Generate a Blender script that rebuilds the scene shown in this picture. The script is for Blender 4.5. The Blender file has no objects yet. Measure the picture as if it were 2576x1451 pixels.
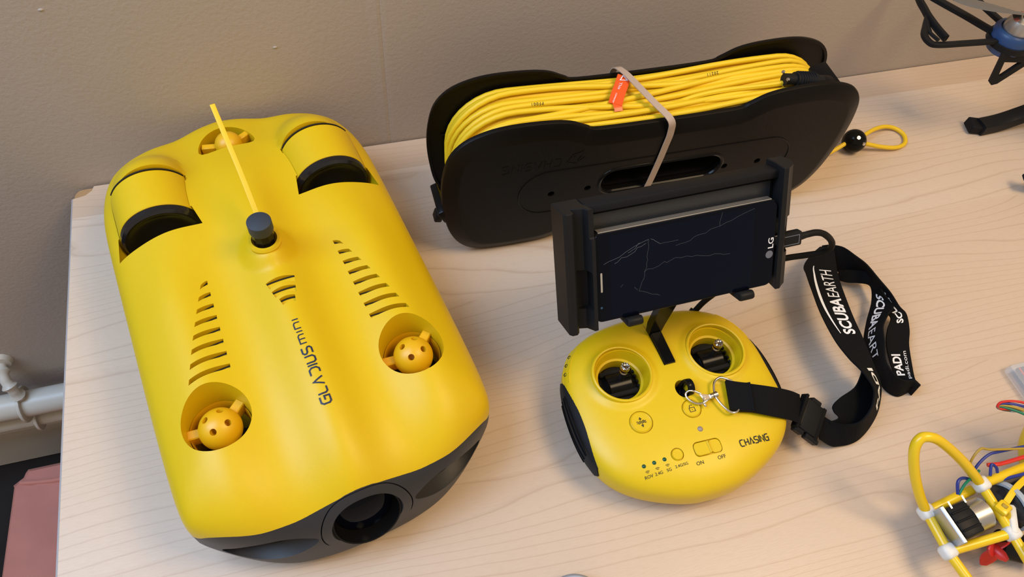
import bpy, bmesh, math, random
from mathutils import Vector, Matrix, Euler

# ------------------------------------------------------------------ camera, world, lights
sc = bpy.context.scene
COL = sc.collection
sc.view_settings.view_transform = 'Standard'
sc.view_settings.look = 'None'
sc.view_settings.gamma = 1.0
sc.view_settings.use_curve_mapping = False
sc.view_settings.exposure = 0.32

cam_d = bpy.data.cameras.new('camera')
cam = bpy.data.objects.new('camera', cam_d)
COL.objects.link(cam)
right = Vector((0.9598670, -0.2700938, 0.0755295))
down = Vector((-0.1848008, -0.8116936, -0.5540778))
fwd = Vector((0.2109598, 0.5178831, -0.8290314))
m = Matrix.Identity(4)
for i in range(3):
    m[i][0], m[i][1], m[i][2] = right[i], -down[i], -fwd[i]
m[2][3] = 0.565
cam.matrix_world = m
cam_d.sensor_fit = 'HORIZONTAL'
cam_d.sensor_width = 36.0
cam_d.lens = 36.0 * 1900.0 / 2576.0
cam_d.clip_start = 0.01
sc.camera = cam

world = bpy.data.worlds.new('room_ambient')
sc.world = world
world.use_nodes = True
bg = world.node_tree.nodes['Background']
bg.inputs[0].default_value = (0.68, 0.565, 0.445, 1)
bg.inputs[1].default_value = 0.56


def area(name, loc, target, sx, sy, power, col):
    d = bpy.data.lights.new(name, 'AREA')
    d.shape = 'RECTANGLE'
    d.size, d.size_y = sx, sy
    d.energy = power
    d.color = col
    o = bpy.data.objects.new(name, d)
    COL.objects.link(o)
    o.location = loc
    o.rotation_euler = (Vector(target) - Vector(loc)).to_track_quat('-Z', 'Y').to_euler()
    return o


# daylight from a tall window in the back wall beyond the left of the frame, warm ceiling lamp to the right
area('window_daylight', (-0.85, 0.38, 1.25), (0.10, 0.0, 0.0), 1.0, 1.2, 30, (0.45, 0.665, 1.0))
area('ceiling_lamp', (0.92, -0.12, 1.62), (0.45, 0.3, 0.0), 0.6, 0.6, 15, (1.0, 0.73, 0.42))

# ------------------------------------------------------------------ materials
MATS = {}


def mat(name, col, rough=0.5, metal=0.0, bump=0.0, bscale=400.0, var=0.0, coat=0.0, spec=0.5, trans=0.0, ior=1.5, alpha=1.0, emit=None):
    if name in MATS:
        return MATS[name]
    mt = bpy.data.materials.new(name)
    mt.use_nodes = True
    nt = mt.node_tree
    b = nt.nodes['Principled BSDF']
    b.inputs['Base Color'].default_value = (*col, 1)
    b.inputs['Roughness'].default_value = rough
    b.inputs['Metallic'].default_value = metal
    b.inputs['Coat Weight'].default_value = coat
    b.inputs['Specular IOR Level'].default_value = spec
    b.inputs['IOR'].default_value = ior
    b.inputs['Transmission Weight'].default_value = trans
    b.inputs['Alpha'].default_value = alpha
    tc = nt.nodes.new('ShaderNodeTexCoord')
    nz = nt.nodes.new('ShaderNodeTexNoise')
    nz.inputs['Scale'].default_value = bscale
    nz.inputs['Detail'].default_value = 3
    nt.links.new(tc.outputs['Object'], nz.inputs['Vector'])
    if bump > 0:
        bp = nt.nodes.new('ShaderNodeBump')
        bp.inputs['Strength'].default_value = bump
        bp.inputs['Distance'].default_value = 0.0004
        nt.links.new(nz.outputs['Fac'], bp.inputs['Height'])
        nt.links.new(bp.outputs['Normal'], b.inputs['Normal'])
    if var > 0:
        n2 = nt.nodes.new('ShaderNodeTexNoise')
        n2.inputs['Scale'].default_value = bscale * 0.1
        nt.links.new(tc.outputs['Object'], n2.inputs['Vector'])
        mx = nt.nodes.new('ShaderNodeMix')
        mx.data_type = 'RGBA'
        mx.inputs[6].default_value = (*[c * (1 - var) for c in col], 1)
        mx.inputs[7].default_value = (*[min(1, c * (1 + var)) for c in col], 1)
        nt.links.new(n2.outputs['Fac'], mx.inputs[0])
        nt.links.new(mx.outputs[2], b.inputs['Base Color'])
    MATS[name] = mt
    return mt


YEL = mat('yellow_hull_plastic', (0.68, 0.455, 0.002), 0.46, bump=0.12, bscale=1800, var=0.02, spec=0.4)
YELD = mat('yellow_duct_plastic', (0.74, 0.41, 0.004), 0.40, bump=0.05, bscale=1500)
YCTL = mat('yellow_controller_plastic', (0.70, 0.485, 0.003), 0.42, bump=0.12, bscale=2200, var=0.02)
YCAB = mat('yellow_cable_jacket', (0.80, 0.54, 0.012), 0.50, bump=0.1, bscale=2500)
YTUB = mat('yellow_tube_plastic', (0.78, 0.53, 0.012), 0.25)
BLK = mat('black_gloss_plastic', (0.006, 0.006, 0.006), 0.16, spec=0.12)
BLKS = mat('black_satin_plastic', (0.012, 0.012, 0.0125), 0.42, bump=0.08, bscale=2500, spec=0.12)
BLKM = mat('black_matte_plastic', (0.010, 0.010, 0.011), 0.6, bump=0.15, bscale=2500, spec=0.12)
REEL = mat('black_textured_reel_plastic', (0.0060, 0.0050, 0.0042), 0.33, bump=0.22, bscale=3200, spec=0.12)
MASK = mat('charcoal_mask_plastic', (0.020, 0.020, 0.022), 0.48, bump=0.2, bscale=3000)
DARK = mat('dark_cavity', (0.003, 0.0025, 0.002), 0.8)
NAVY = mat('navy_print', (0.008, 0.016, 0.045), 0.5)
INK = mat('black_print', (0.008, 0.008, 0.008), 0.6)
CHROME = mat('polished_nickel', (0.72, 0.70, 0.68), 0.12, metal=1.0)
GUNM = mat('gunmetal_knob', (0.42, 0.37, 0.31), 0.18, metal=1.0)
SILV = mat('silver_trim', (0.72, 0.69, 0.64), 0.22, metal=0.9)
GLASS = mat('dark_glass', (0.002, 0.003, 0.007), 0.06, spec=0.12)
SLATE = mat('slate_rubber_cap', (0.025, 0.035, 0.05), 0.65, bump=0.2, bscale=2500)
RUBB = mat('charcoal_rubber_grip', (0.012, 0.013, 0.015), 0.55, spec=0.12)
STRAP = mat('black_woven_webbing', (0.0045, 0.005, 0.006), 0.75, spec=0.12)
WHITE = mat('white_print', (0.80, 0.82, 0.85), 0.6)
WHITEP = mat('white_nylon_joint', (0.72, 0.71, 0.66), 0.45)
WHITEG = mat('white_paint_gloss', (0.55, 0.51, 0.43), 0.4, var=0.08, bscale=300)
ORANGE = mat('orange_label', (0.85, 0.10, 0.015), 0.35)
BAND = mat('beige_rubber_band', (0.44, 0.33, 0.25), 0.6)
GREEN = mat('green_indicator', (0.006, 0.075, 0.035), 0.15)
GREY = mat('grey_indicator', (0.30, 0.25, 0.21), 0.2)
BLUEP = mat('blue_motor_plastic', (0.016, 0.055, 0.16), 0.4)
GREYP = mat('grey_blade_plastic', (0.13, 0.13, 0.125), 0.35)
STEEL = mat('brushed_steel', (0.50, 0.50, 0.50), 0.3, metal=0.9)
RED = mat('red_plastic', (0.62, 0.025, 0.018), 0.4)
LBLUE = mat('pale_grey_bracket', (0.36, 0.42, 0.48), 0.4)
WBLUE = mat('blue_wire', (0.012, 0.03, 0.22), 0.45)
WGREEN = mat('green_wire', (0.0, 0.17, 0.09), 0.45)
WYEL = mat('ochre_wire', (0.42, 0.28, 0.03), 0.45)
CABLK = mat('black_braided_cable', (0.005, 0.0045, 0.004), 0.6, bump=0.5, bscale=1800, spec=0.2)
BRASS = mat('motor_blue_coil', (0.035, 0.09, 0.20), 0.25, metal=0.3)
LIDG = mat('pale_grey_lid', (0.33, 0.37, 0.43), 0.4)
CHIPB = mat('raw_chipboard', (0.36, 0.22, 0.10), 0.85, bump=0.8, bscale=500, var=0.3)
EDGE = mat('grey_edge_band', (0.28, 0.28, 0.30), 0.45)
TERRA = mat('pink_cotton_fabric', (0.52, 0.20, 0.15), 0.9, bump=0.6, bscale=220, var=0.16)
CLEAR = mat('clear_plastic_sheet', (0.85, 0.88, 0.9), 0.12, alpha=0.35)
CRACK = mat('glass_crack_white', (0.11, 0.12, 0.15), 0.4)
LGG = mat('grey_logo_print', (0.13, 0.14, 0.17), 0.4)


def N(nt, t, **kw):
    n = nt.nodes.new(t)
    for k, v in kw.items():
        setattr(n, k, v)
    return n


def wood_material():
    mt = bpy.data.materials.new('maple_laminate')
    mt.use_nodes = True
    nt = mt.node_tree
    L = nt.links.new
    b = nt.nodes['Principled BSDF']
    tc = N(nt, 'ShaderNodeTexCoord')
    sp = N(nt, 'ShaderNodeSeparateXYZ')
    L(tc.outputs['Object'], sp.inputs[0])

    def math_(op, a, bb=None, c=None):
        n = N(nt, 'ShaderNodeMath', operation=op)
        for i, v in enumerate((a, bb, c)):
            if v is None:
                continue
            if isinstance(v, (int, float)):
                n.inputs[i].default_value = v
            else:
                L(v, n.inputs[i])
        return n.outputs[0]
    X, Y = sp.outputs[0], sp.outputs[1]
    # printed boards run along X, about 12 cm wide
    idx = math_('FLOOR', math_('MULTIPLY', math_('ADD', Y, -0.020), 1 / 0.164))
    wn = N(nt, 'ShaderNodeTexWhiteNoise', noise_dimensions='1D')
    L(idx, wn.inputs['W'])
    rnd = wn.outputs['Value']
    cb = N(nt, 'ShaderNodeCombineXYZ')
    L(math_('MULTIPLY', X, 1.7), cb.inputs[0])
    L(math_('MULTIPLY', Y, 11.0), cb.inputs[1])
    L(math_('MULTIPLY', rnd, 37.0), cb.inputs[2])
    nz = N(nt, 'ShaderNodeTexNoise')
    nz.inputs['Scale'].default_value = 1.0
    nz.inputs['Detail'].default_value = 1.5
    nz.inputs['Roughness'].default_value = 0.4
    L(cb.outputs[0], nz.inputs['Vector'])
    cb2 = N(nt, 'ShaderNodeCombineXYZ')
    L(math_('MULTIPLY', X, 14.0), cb2.inputs[0])
    L(math_('MULTIPLY', Y, 60.0), cb2.inputs[1])
    nz2 = N(nt, 'ShaderNodeTexNoise')
    nz2.inputs['Scale'].default_value = 1.0
    nz2.inputs['Detail'].default_value = 3
    L(cb2.outputs[0], nz2.inputs['Vector'])
    # growth rings: iso-lines of stretched noise plus the distance across the board
    ph = math_('ADD', math_('MULTIPLY', nz.outputs['Fac'], 16.0), math_('MULTIPLY', Y, 115.0))
    ph = math_('ADD', ph, math_('MULTIPLY', nz2.outputs['Fac'], 0.35))
    fr = math_('FRACT', ph)
    ramp = N(nt, 'ShaderNodeValToRGB')
    e = ramp.color_ramp.elements
    e[0].position, e[0].color = 0.0, (0.45, 0.45, 0.45, 1)
    e[1].position, e[1].color = 0.10, (0.0, 0.0, 0.0, 1)
    a = e.new(0.90)
    a.color = (0.05, 0.05, 0.05, 1)
    a = e.new(0.975)
    a.color = (1, 1, 1, 1)
    a = e.new(1.0)
    a.color = (0.45, 0.45, 0.45, 1)
    L(fr, ramp.inputs[0])
    # fine pores
    cb3 = N(nt, 'ShaderNodeCombineXYZ')
    L(math_('MULTIPLY', X, 120.0), cb3.inputs[0])
    L(math_('MULTIPLY', Y, 900.0), cb3.inputs[1])
    nz3 = N(nt, 'ShaderNodeTexNoise')
    nz3.inputs['Scale'].default_value = 1.0
    L(cb3.outputs[0], nz3.inputs['Vector'])
    mx = N(nt, 'ShaderNodeMix', data_type='RGBA')
    tone = N(nt, 'ShaderNodeValToRGB')
    tone.color_ramp.interpolation = 'CONSTANT'
    te = tone.color_ramp.elements
    te[0].position, te[0].color = 0.0, (0.55, 0.55, 0.55, 1)
    te[1].position, te[1].color = 0.184, (0.75, 0.75, 0.75, 1)
    for p_, v_ in ((0.348, 0.92), (0.512, 0.12)):
        k_ = te.new(p_)
        k_.color = (v_, v_, v_, 1)
    L(Y, tone.inputs[0])
    mx.inputs[6].default_value = (0.510, 0.370, 0.258, 1)
    mx.inputs[7].default_value = (0.635, 0.515, 0.402, 1)
    L(math_('ADD', math_('MULTIPLY', tone.outputs[0], 0.8), math_('MULTIPLY', nz.outputs['Fac'], 0.32)), mx.inputs[0])
    mx2 = N(nt, 'ShaderNodeMix', data_type='RGBA')
    L(mx.outputs[2], mx2.inputs[6])
    mx2.inputs[7].default_value = (0.34, 0.215, 0.13, 1)
    L(math_('MULTIPLY', ramp.outputs[0], 0.36), mx2.inputs[0])
    mx3 = N(nt, 'ShaderNodeMix', data_type='RGBA')
    L(mx2.outputs[2], mx3.inputs[6])
    mx3.inputs[7].default_value = (0.42, 0.31, 0.22, 1)
    L(math_('MULTIPLY', math_('SUBTRACT', nz3.outputs['Fac'], 0.45), 0.55), mx3.inputs[0])
    mx3.clamp_factor = True
    L(mx3.outputs[2], b.inputs['Base Color'])
    b.inputs['Roughness'].default_value = 0.36
    bp = N(nt, 'ShaderNodeBump')
    bp.inputs['Strength'].default_value = 0.10
    bp.inputs['Distance'].default_value = 0.0004
    L(nz3.outputs['Fac'], bp.inputs['Height'])
    L(bp.outputs['Normal'], b.inputs['Normal'])
    return mt


def wall_material():
    mt = bpy.data.materials.new('taupe_wall_paint')
    mt.use_nodes = True
    nt = mt.node_tree
    L = nt.links.new
    b = nt.nodes['Principled BSDF']
    tc = N(nt, 'ShaderNodeTexCoord')
    nz = N(nt, 'ShaderNodeTexNoise')
    nz.inputs['Scale'].default_value = 260
    nz.inputs['Detail'].default_value = 5
    nz.inputs['Roughness'].default_value = 0.65
    L(tc.outputs['Object'], nz.inputs['Vector'])
    n2 = N(nt, 'ShaderNodeTexNoise')
    n2.inputs['Scale'].default_value = 7
    L(tc.outputs['Object'], n2.inputs['Vector'])
    mx = N(nt, 'ShaderNodeMix', data_type='RGBA')
    mx.inputs[6].default_value = (0.415, 0.350, 0.295, 1)
    mx.inputs[7].default_value = (0.445, 0.378, 0.320, 1)
    L(n2.outputs['Fac'], mx.inputs[0])
    L(mx.outputs[2], b.inputs['Base Color'])
    b.inputs['Roughness'].default_value = 0.7
    bp = N(nt, 'ShaderNodeBump')
    bp.inputs['Strength'].default_value = 0.28
    bp.inputs['Distance'].default_value = 0.0016
    L(nz.outputs['Fac'], bp.inputs['Height'])
    L(bp.outputs['Normal'], b.inputs['Normal'])
    return mt


def carpet_material():
    return mat('dark_brown_carpet', (0.012, 0.008, 0.006), 0.95, bump=1.0, bscale=160, var=0.5)


def strap_material():
    """webbing: fine ribs across the strap from the V coordinate of the strip"""
    b = STRAP.node_tree.nodes['Principled BSDF']
    nt = STRAP.node_tree
    uv = N(nt, 'ShaderNodeUVMap')
    wv = N(nt, 'ShaderNodeTexWave')
    wv.bands_direction = 'X'
    wv.inputs['Scale'].default_value = 260
    wv.inputs['Distortion'].default_value = 0.6
    nt.links.new(uv.outputs[0], wv.inputs['Vector'])
    bp = N(nt, 'ShaderNodeBump')
    bp.inputs['Strength'].default_value = 0.5
    bp.inputs['Distance'].default_value = 0.0006
    nt.links.new(wv.outputs['Fac'], bp.inputs['Height'])
    nt.links.new(bp.outputs['Normal'], b.inputs['Normal'])


strap_material()

# ------------------------------------------------------------------ helpers


def link(o, parent=None):
    COL.objects.link(o)
    if parent is not None:
        o.parent = parent
    return o


def thing(name, label, cat, loc=(0, 0, 0), rz=0.0, group=None, rot=None):
    o = bpy.data.objects.new(name, None)
    o.empty_display_size = 0.02
    link(o)
    o.location = loc
    o.rotation_euler = rot if rot else (0, 0, rz)
    o['label'] = label
    o['category'] = cat
    if group:
        o['group'] = group
    return o


def tag(o, label, cat, group=None, kind=None):
    o['label'] = label
    if cat:
        o['category'] = cat
    if group:
        o['group'] = group
    if kind:
        o['kind'] = kind
    return o


def mobj(name, vf, mt, parent=None, smooth=True, sharp=40, label=None, normals=True):
    me = bpy.data.meshes.new(name)
    if isinstance(vf, bmesh.types.BMesh):
        if normals:
            bmesh.ops.recalc_face_normals(vf, faces=vf.faces)
        vf.to_mesh(me)
        vf.free()
    else:
        me.from_pydata([tuple(v) for v in vf[0]], [], vf[1])
        if normals:
            bm = bmesh.new()
            bm.from_mesh(me)
            bmesh.ops.recalc_face_normals(bm, faces=bm.faces)
            bm.to_mesh(me)
            bm.free()
    me.materials.append(mt)
    if smooth and len(me.polygons):
        me.polygons.foreach_set('use_smooth', [True] * len(me.polygons))
        if sharp < 180:
            me.set_sharp_from_angle(angle=math.radians(sharp))
    o = bpy.data.objects.new(name, me)
    link(o, parent)
    if label:
        o['label'] = label
    return o


def merge(*vfs):
    V, F = [], []
    for v, f in vfs:
        k = len(V)
        V += list(v)
        F += [tuple(i + k for i in q) for q in f]
    return V, F


def xf(vf, mtx):
    return [mtx @ Vector(v) for v in vf[0]], vf[1]


def T(x, y, z):
    return Matrix.Translation((x, y, z))


def R(ang, ax):
    return Matrix.Rotation(math.radians(ang), 4, ax)


def box(sx, sy, sz, c=(0, 0, 0), bev=0.0, seg=2):
    bm = bmesh.new()
    bmesh.ops.create_cube(bm, size=1.0)
    for v in bm.verts:
        v.co = Vector((v.co.x * sx + c[0], v.co.y * sy + c[1], v.co.z * sz + c[2]))
    if bev > 0:
        bmesh.ops.bevel(bm, geom=list(bm.edges), offset=bev, segments=seg, affect='EDGES', profile=0.5)
    return bm2vf(bm)


def bm2vf(bm):
    bm.verts.index_update()
    vf = ([v.co.copy() for v in bm.verts], [tuple(v.index for v in f.verts) for f in bm.faces])
    bm.free()
    return vf


def lathe(prof, seg=32, mtx=None, closed=False):
    """profile (r,z) turned about Z; poles are capped when r is zero"""
    V, F = [], []
    n = len(prof)
    for r, z in prof:
        for k in range(seg):
            a = 2 * math.pi * k / seg
            V.append(Vector((r * math.cos(a), r * math.sin(a), z)))
    rng = n if closed else n - 1
    for i in range(rng):
        j = (i + 1) % n
        for k in range(seg):
            l = (k + 1) % seg
            F.append((i * seg + k, i * seg + l, j * seg + l, j * seg + k))
    if not closed:
        for i in (0, n - 1):
            if prof[i][0] > 1e-6:
                F.append(tuple(i * seg + k for k in range(seg)))
    bm = bmesh.new()
    vs = [bm.verts.new(v) for v in V]
    for f in F:
        bm.faces.new([vs[i] for i in f])
    bmesh.ops.remove_doubles(bm, verts=bm.verts, dist=1e-7)
    vf = bm2vf(bm)
    return xf(vf, mtx) if mtx is not None else vf


def prism(outline, z0, z1, bev=0.0, seg=2, mtx=None):
    bm = bmesh.new()
    vs = [bm.verts.new((x, y, z0)) for x, y in outline]
    f = bm.faces.new(vs)
    r = bmesh.ops.extrude_face_region(bm, geom=[f])
    top = [g for g in r['geom'] if isinstance(g, bmesh.types.BMVert)]
    for v in top:
        v.co.z = z1
    if bev > 0:
        ed = [e for e in bm.edges if abs(e.verts[0].co.z - e.verts[1].co.z) < 1e-9]
        bmesh.ops.bevel(bm, geom=ed, offset=bev, segments=seg, affect='EDGES', profile=0.5)
    bmesh.ops.recalc_face_normals(bm, faces=bm.faces)
    vf = bm2vf(bm)
    return xf(vf, mtx) if mtx is not None else vf


def catmull(pts, per=6, closed=False):
    P = [Vector(p) for p in pts]
    n = len(P)
    out = []
    for i in range(n if closed else n - 1):
        p0 = P[(i - 1) % n] if closed or i > 0 else P[0] * 2 - P[1]
        p1, p2 = P[i], P[(i + 1) % n]
        p3 = P[(i + 2) % n] if closed or i + 2 < n else P[-1] * 2 - P[-2]
        for k in range(per):
            t = k / per
            out.append(0.5 * ((2 * p1) + (p2 - p0) * t + (2 * p0 - 5 * p1 + 4 * p2 - p3) * t * t + (3 * p1 - p0 - 3 * p2 + p3) * t ** 3))
    if not closed:
        out.append(P[-1].copy())
    return out


def tube(pts, r, seg=10, closed=False, flat=None):
    """sweep a circle (or a flat w,h section) along a path; r may be a list"""
    P = [Vector(p) for p in pts]
    n = len(P)
    V, F = [], []
    up = None
    for i in range(n):
        if closed:
            t = (P[(i + 1) % n] - P[(i - 1) % n]).normalized()
        else:
            t = (P[min(i + 1, n - 1)] - P[max(i - 1, 0)]).normalized()
        if up is None:
            a = Vector((0, 0, 1)) if abs(t.z) < 0.9 else Vector((1, 0, 0))
            up = (a - t * a.dot(t)).normalized()
        else:
            up = (up - t * up.dot(t)).normalized()
        sd = t.cross(up)
        rr = r[i] if isinstance(r, (list, tuple)) else r
        for k in range(seg):
            a = 2 * math.pi * k / seg
            if flat:
                c, s = math.cos(a), math.sin(a)
                e = 0.35
                V.append(P[i] + sd * (math.copysign(abs(c) ** e, c) * flat[0]) + up * (math.copysign(abs(s) ** e, s) * flat[1]))
            else:
                V.append(P[i] + sd * (math.cos(a) * rr) + up * (math.sin(a) * rr))
    for i in range(n if closed else n - 1):
        j = (i + 1) % n
        for k in range(seg):
            l = (k + 1) % seg
            F.append((i * seg + k, i * seg + l, j * seg + l, j * seg + k))
    if not closed:
        F.append(tuple(range(seg)))
        F.append(tuple((n - 1) * seg + k for k in range(seg)))
    return V, F


def cyl(r, p0, p1, seg=20, r1=None):
    p0, p1 = Vector(p0), Vector(p1)
    q = (p1 - p0).to_track_quat('Z', 'Y').to_matrix().to_4x4()
    h = (p1 - p0).length
    return xf(lathe([(r, 0), (r if r1 is None else r1, h)], seg), Matrix.Translation(p0) @ q)


def boolean(o, cutter_vf, op='DIFFERENCE', cmat=None):
    c = mobj('cutter', cutter_vf, cmat or o.data.materials[0], None, smooth=False)
    md = o.modifiers.new('b', 'BOOLEAN')
    md.operation = op
    md.solver = 'EXACT'
    md.object = c
    md.material_mode = 'TRANSFER' if cmat else 'INDEX'
    if o.parent:
        c.parent = o.parent
    bpy.context.view_layer.update()
    dg = bpy.context.evaluated_depsgraph_get()
    me = bpy.data.meshes.new_from_object(o.evaluated_get(dg))
    o.modifiers.clear()
    old = o.data
    o.data = me
    me.name = old.name
    bpy.data.objects.remove(c)
    bpy.data.meshes.remove(old)
    return o


def resmooth(o, ang=35):
    me = o.data
    me.polygons.foreach_set('use_smooth', [True] * len(me.polygons))
    me.set_sharp_from_angle(angle=math.radians(ang))


def smooth(a, b, x):
    t = max(0.0, min(1.0, (x - a) / (b - a)))
    return t * t * (3 - 2 * t)


def rrect(w, h, r, n=6, cx=0, cy=0):
    out = []
    for sx, sy, a0 in ((1, 1, 0), (-1, 1, 90), (-1, -1, 180), (1, -1, 270)):
        for k in range(n + 1):
            a = math.radians(a0 + 90 * k / n)
            out.append((cx + sx * (w / 2 - r) + r * math.cos(a), cy + sy * (h / 2 - r) + r * math.sin(a)))
    return out


def circ(r, n=32, cx=0, cy=0):
    return [(cx + r * math.cos(2 * math.pi * k / n), cy + r * math.sin(2 * math.pi * k / n)) for k in range(n)]


def stroke(lines, w, fn, step=0.002, th=0.0003):
    """flat strokes of width w in 2D mapped on a surface by fn(u,v,off); each line is a polyline, closed when its ends meet"""
    V, F = [], []
    for ln in lines:
        pts = [Vector(p) for p in ln]
        cl = (pts[0] - pts[-1]).length < 1e-9 and len(pts) > 2
        if cl:
            pts = pts[:-1]
        n = len(pts)
        offs = []
        for i in range(n):
            d0 = (pts[i] - pts[i - 1]) if (i > 0 or cl) else None
            d1 = (pts[(i + 1) % n] - pts[i]) if (i < n - 1 or cl) else None
            n0 = Vector((-d0.y, d0.x)).normalized() if d0 is not None else None
            n1 = Vector((-d1.y, d1.x)).normalized() if d1 is not None else None
            if n0 is None:
                o = n1
            elif n1 is None:
                o = n0
            else:
                o = (n0 + n1)
                if o.length < 1e-6:
                    o = n0
                else:
                    o.normalize()
                    o = o / max(0.45, o.dot(n1))
            offs.append(o * (w / 2))
        for i in range(n if cl else n - 1):
            j = (i + 1) % n
            L = (pts[j] - pts[i]).length
            m_ = max(1, int(L / step))
            base = len(V)
            for k in range(m_ + 1):
                t = k / m_
                p = pts[i].lerp(pts[j], t)
                o = offs[i].lerp(offs[j], t)
                for s in (1, -1):
                    q = p + o * s
                    V.append(Vector(fn(q.x, q.y, th)))
            for k in range(m_):
                a = base + 2 * k
                F.append((a, a + 1, a + 3, a + 2))
    return V, F


def text_vf(s, size, fn, th=0.0003, bold=0.0, shear=0.0, spacing=1.0, sub=0, align='LEFT', cuts=0):
    cu = bpy.data.curves.new('txt', 'FONT')
    cu.body = s
    cu.size = size
    cu.align_x = align
    cu.offset = bold
    cu.shear = shear
    cu.space_character = spacing
    cu.resolution_u = 3
    o = bpy.data.objects.new('txt', cu)
    COL.objects.link(o)
    dg = bpy.context.evaluated_depsgraph_get()
    me = bpy.data.meshes.new_from_object(o.evaluated_get(dg))
    bpy.data.objects.remove(o)
    bpy.data.curves.remove(cu)
    bm = bmesh.new()
    bm.from_mesh(me)
    bpy.data.meshes.remove(me)
    if cuts:
        bmesh.ops.triangulate(bm, faces=bm.faces)
        for _ in range(cuts):
            ed = [e for e in bm.edges if e.calc_length() > size * 0.25]
            bmesh.ops.subdivide_edges(bm, edges=ed, cuts=1)
            bmesh.ops.triangulate(bm, faces=bm.faces)
    vf = bm2vf(bm)
    return [Vector(fn(v.x, v.y, th)) for v in vf[0]], vf[1]


# angular stroke letters of the two word marks (unit height, own width)
GL = {
    'G': (0.95, [[(0.95, 1), (0.22, 1), (0, 0.78), (0, 0.2), (0.22, 0), (0.95, 0), (0.95, 0.52), (0.45, 0.52)]]),
    'L': (0.80, [[(0, 1), (0, 0.2), (0.2, 0), (0.8, 0)]]),
    'A': (1.0, [[(0, 0), (0.5, 1), (1.0, 0)]]),
    'D': (0.95, [[(0.25, 0), (0.7, 0), (0.95, 0.25), (0.95, 0.75), (0.7, 1), (0, 1)]]),
    'I': (0.0, [[(0, 0), (0, 1)]]),
    'U': (0.9, [[(0, 1), (0, 0.2), (0.2, 0), (0.7, 0), (0.9, 0.2), (0.9, 1)]]),
    'S': (0.9, [[(0.9, 1), (0.2, 1), (0, 0.85), (0, 0.66), (0.2, 0.52), (0.7, 0.48), (0.9, 0.34), (0.9, 0.15), (0.7, 0), (0, 0)]]),
    'C': (0.95, [[(0.95, 1), (0.22, 1), (0, 0.78), (0, 0.22), (0.22, 0), (0.95, 0)]]),
    'H': (0.9, [[(0, 0), (0, 1)], [(0.9, 0), (0.9, 1)], [(0, 0.5), (0.9, 0.5)]]),
    'N': (0.9, [[(0, 0), (0, 1), (0.9, 0), (0.9, 1)]]),
    'm': (1.15, [[(0, 0), (0, 1), (0.95, 1), (1.15, 0.8), (1.15, 0)], [(0.575, 0), (0.575, 1)]]),
    'i': (0.0, [[(0, 0), (0, 1)]]),
    'n': (0.8, [[(0, 0), (0, 1), (0.6, 1), (0.8, 0.8), (0.8, 0)]]),
}


def word(s, h, gap, wk=1.0):
    """polylines of a word, total width"""
    x = 0.0
    out = []
    for ch in s:
        w, ls = GL[ch]
        for l in ls:
            out.append([(x + px * h * wk, py * h) for px, py in l])
        x += w * h * wk + gap
    return out, x - gap

# ------------------------------------------------------------------ the setting
WALL_Y = 0.5545
FLOOR_Z = -0.497
WALLM = wall_material()
# painted wall; a shallow plaster step runs up it beside the reel
bm = bmesh.new()
prof = [(-3.0, 0.0), (0.060, 0.0), (0.068, -0.0003), (0.0710, -0.0001), (0.0716, 0.0001), (0.0722, -0.0002), (0.076, -0.0005), (0.095, -0.0008), (3.2, -0.0008)]
rows = [FLOOR_Z, -0.02, 0.4, 2.2]
grid = [[bm.verts.new((x, WALL_Y + y, z)) for x, y in prof] for z in rows]
for i in range(len(rows) - 1):
    for j in range(len(prof) - 1):
        bm.faces.new((grid[i][j], grid[i][j + 1], grid[i + 1][j + 1], grid[i + 1][j]))
bk = [bm.verts.new((x, WALL_Y + 0.1, z)) for x, z in ((-3.0, FLOOR_Z), (3.2, FLOOR_Z), (3.2, 2.2), (-3.0, 2.2))]
bm.faces.new(bk)
wall = mobj('wall_back', bm, WALLM, smooth=False)
tag(wall, 'taupe painted plaster wall behind the table', None, kind='structure')
for x, z in ((-0.18, 0.187), (0.058, 0.32), (-0.02, 0.13), (-0.36, 0.21)):
    mobj('paint_blob', xf(lathe([(0, 0), (0.0022, 0.0001), (0.0017, 0.0006), (0, 0.001)], 10), T(x, WALL_Y + 0.0002, z) @ R(90, 'X') @ Matrix.Diagonal((1, 0.6, 1, 1))), WALLM, wall)

fl = mobj('floor', box(6.2, 3.0, 0.05, (0.1, WALL_Y - 1.45, FLOOR_Z - 0.025)), carpet_material(), smooth=False)
tag(fl, 'dark brown carpet under the table', None, kind='structure')
sk = mobj('baseboard_back', box(6.2, 0.018, 0.095, (0.1, WALL_Y - 0.0105, FLOOR_Z + 0.0475), 0.004), WHITEG, smooth=False)
tag(sk, 'off-white painted skirting board along the wall foot', None, kind='structure')

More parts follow.
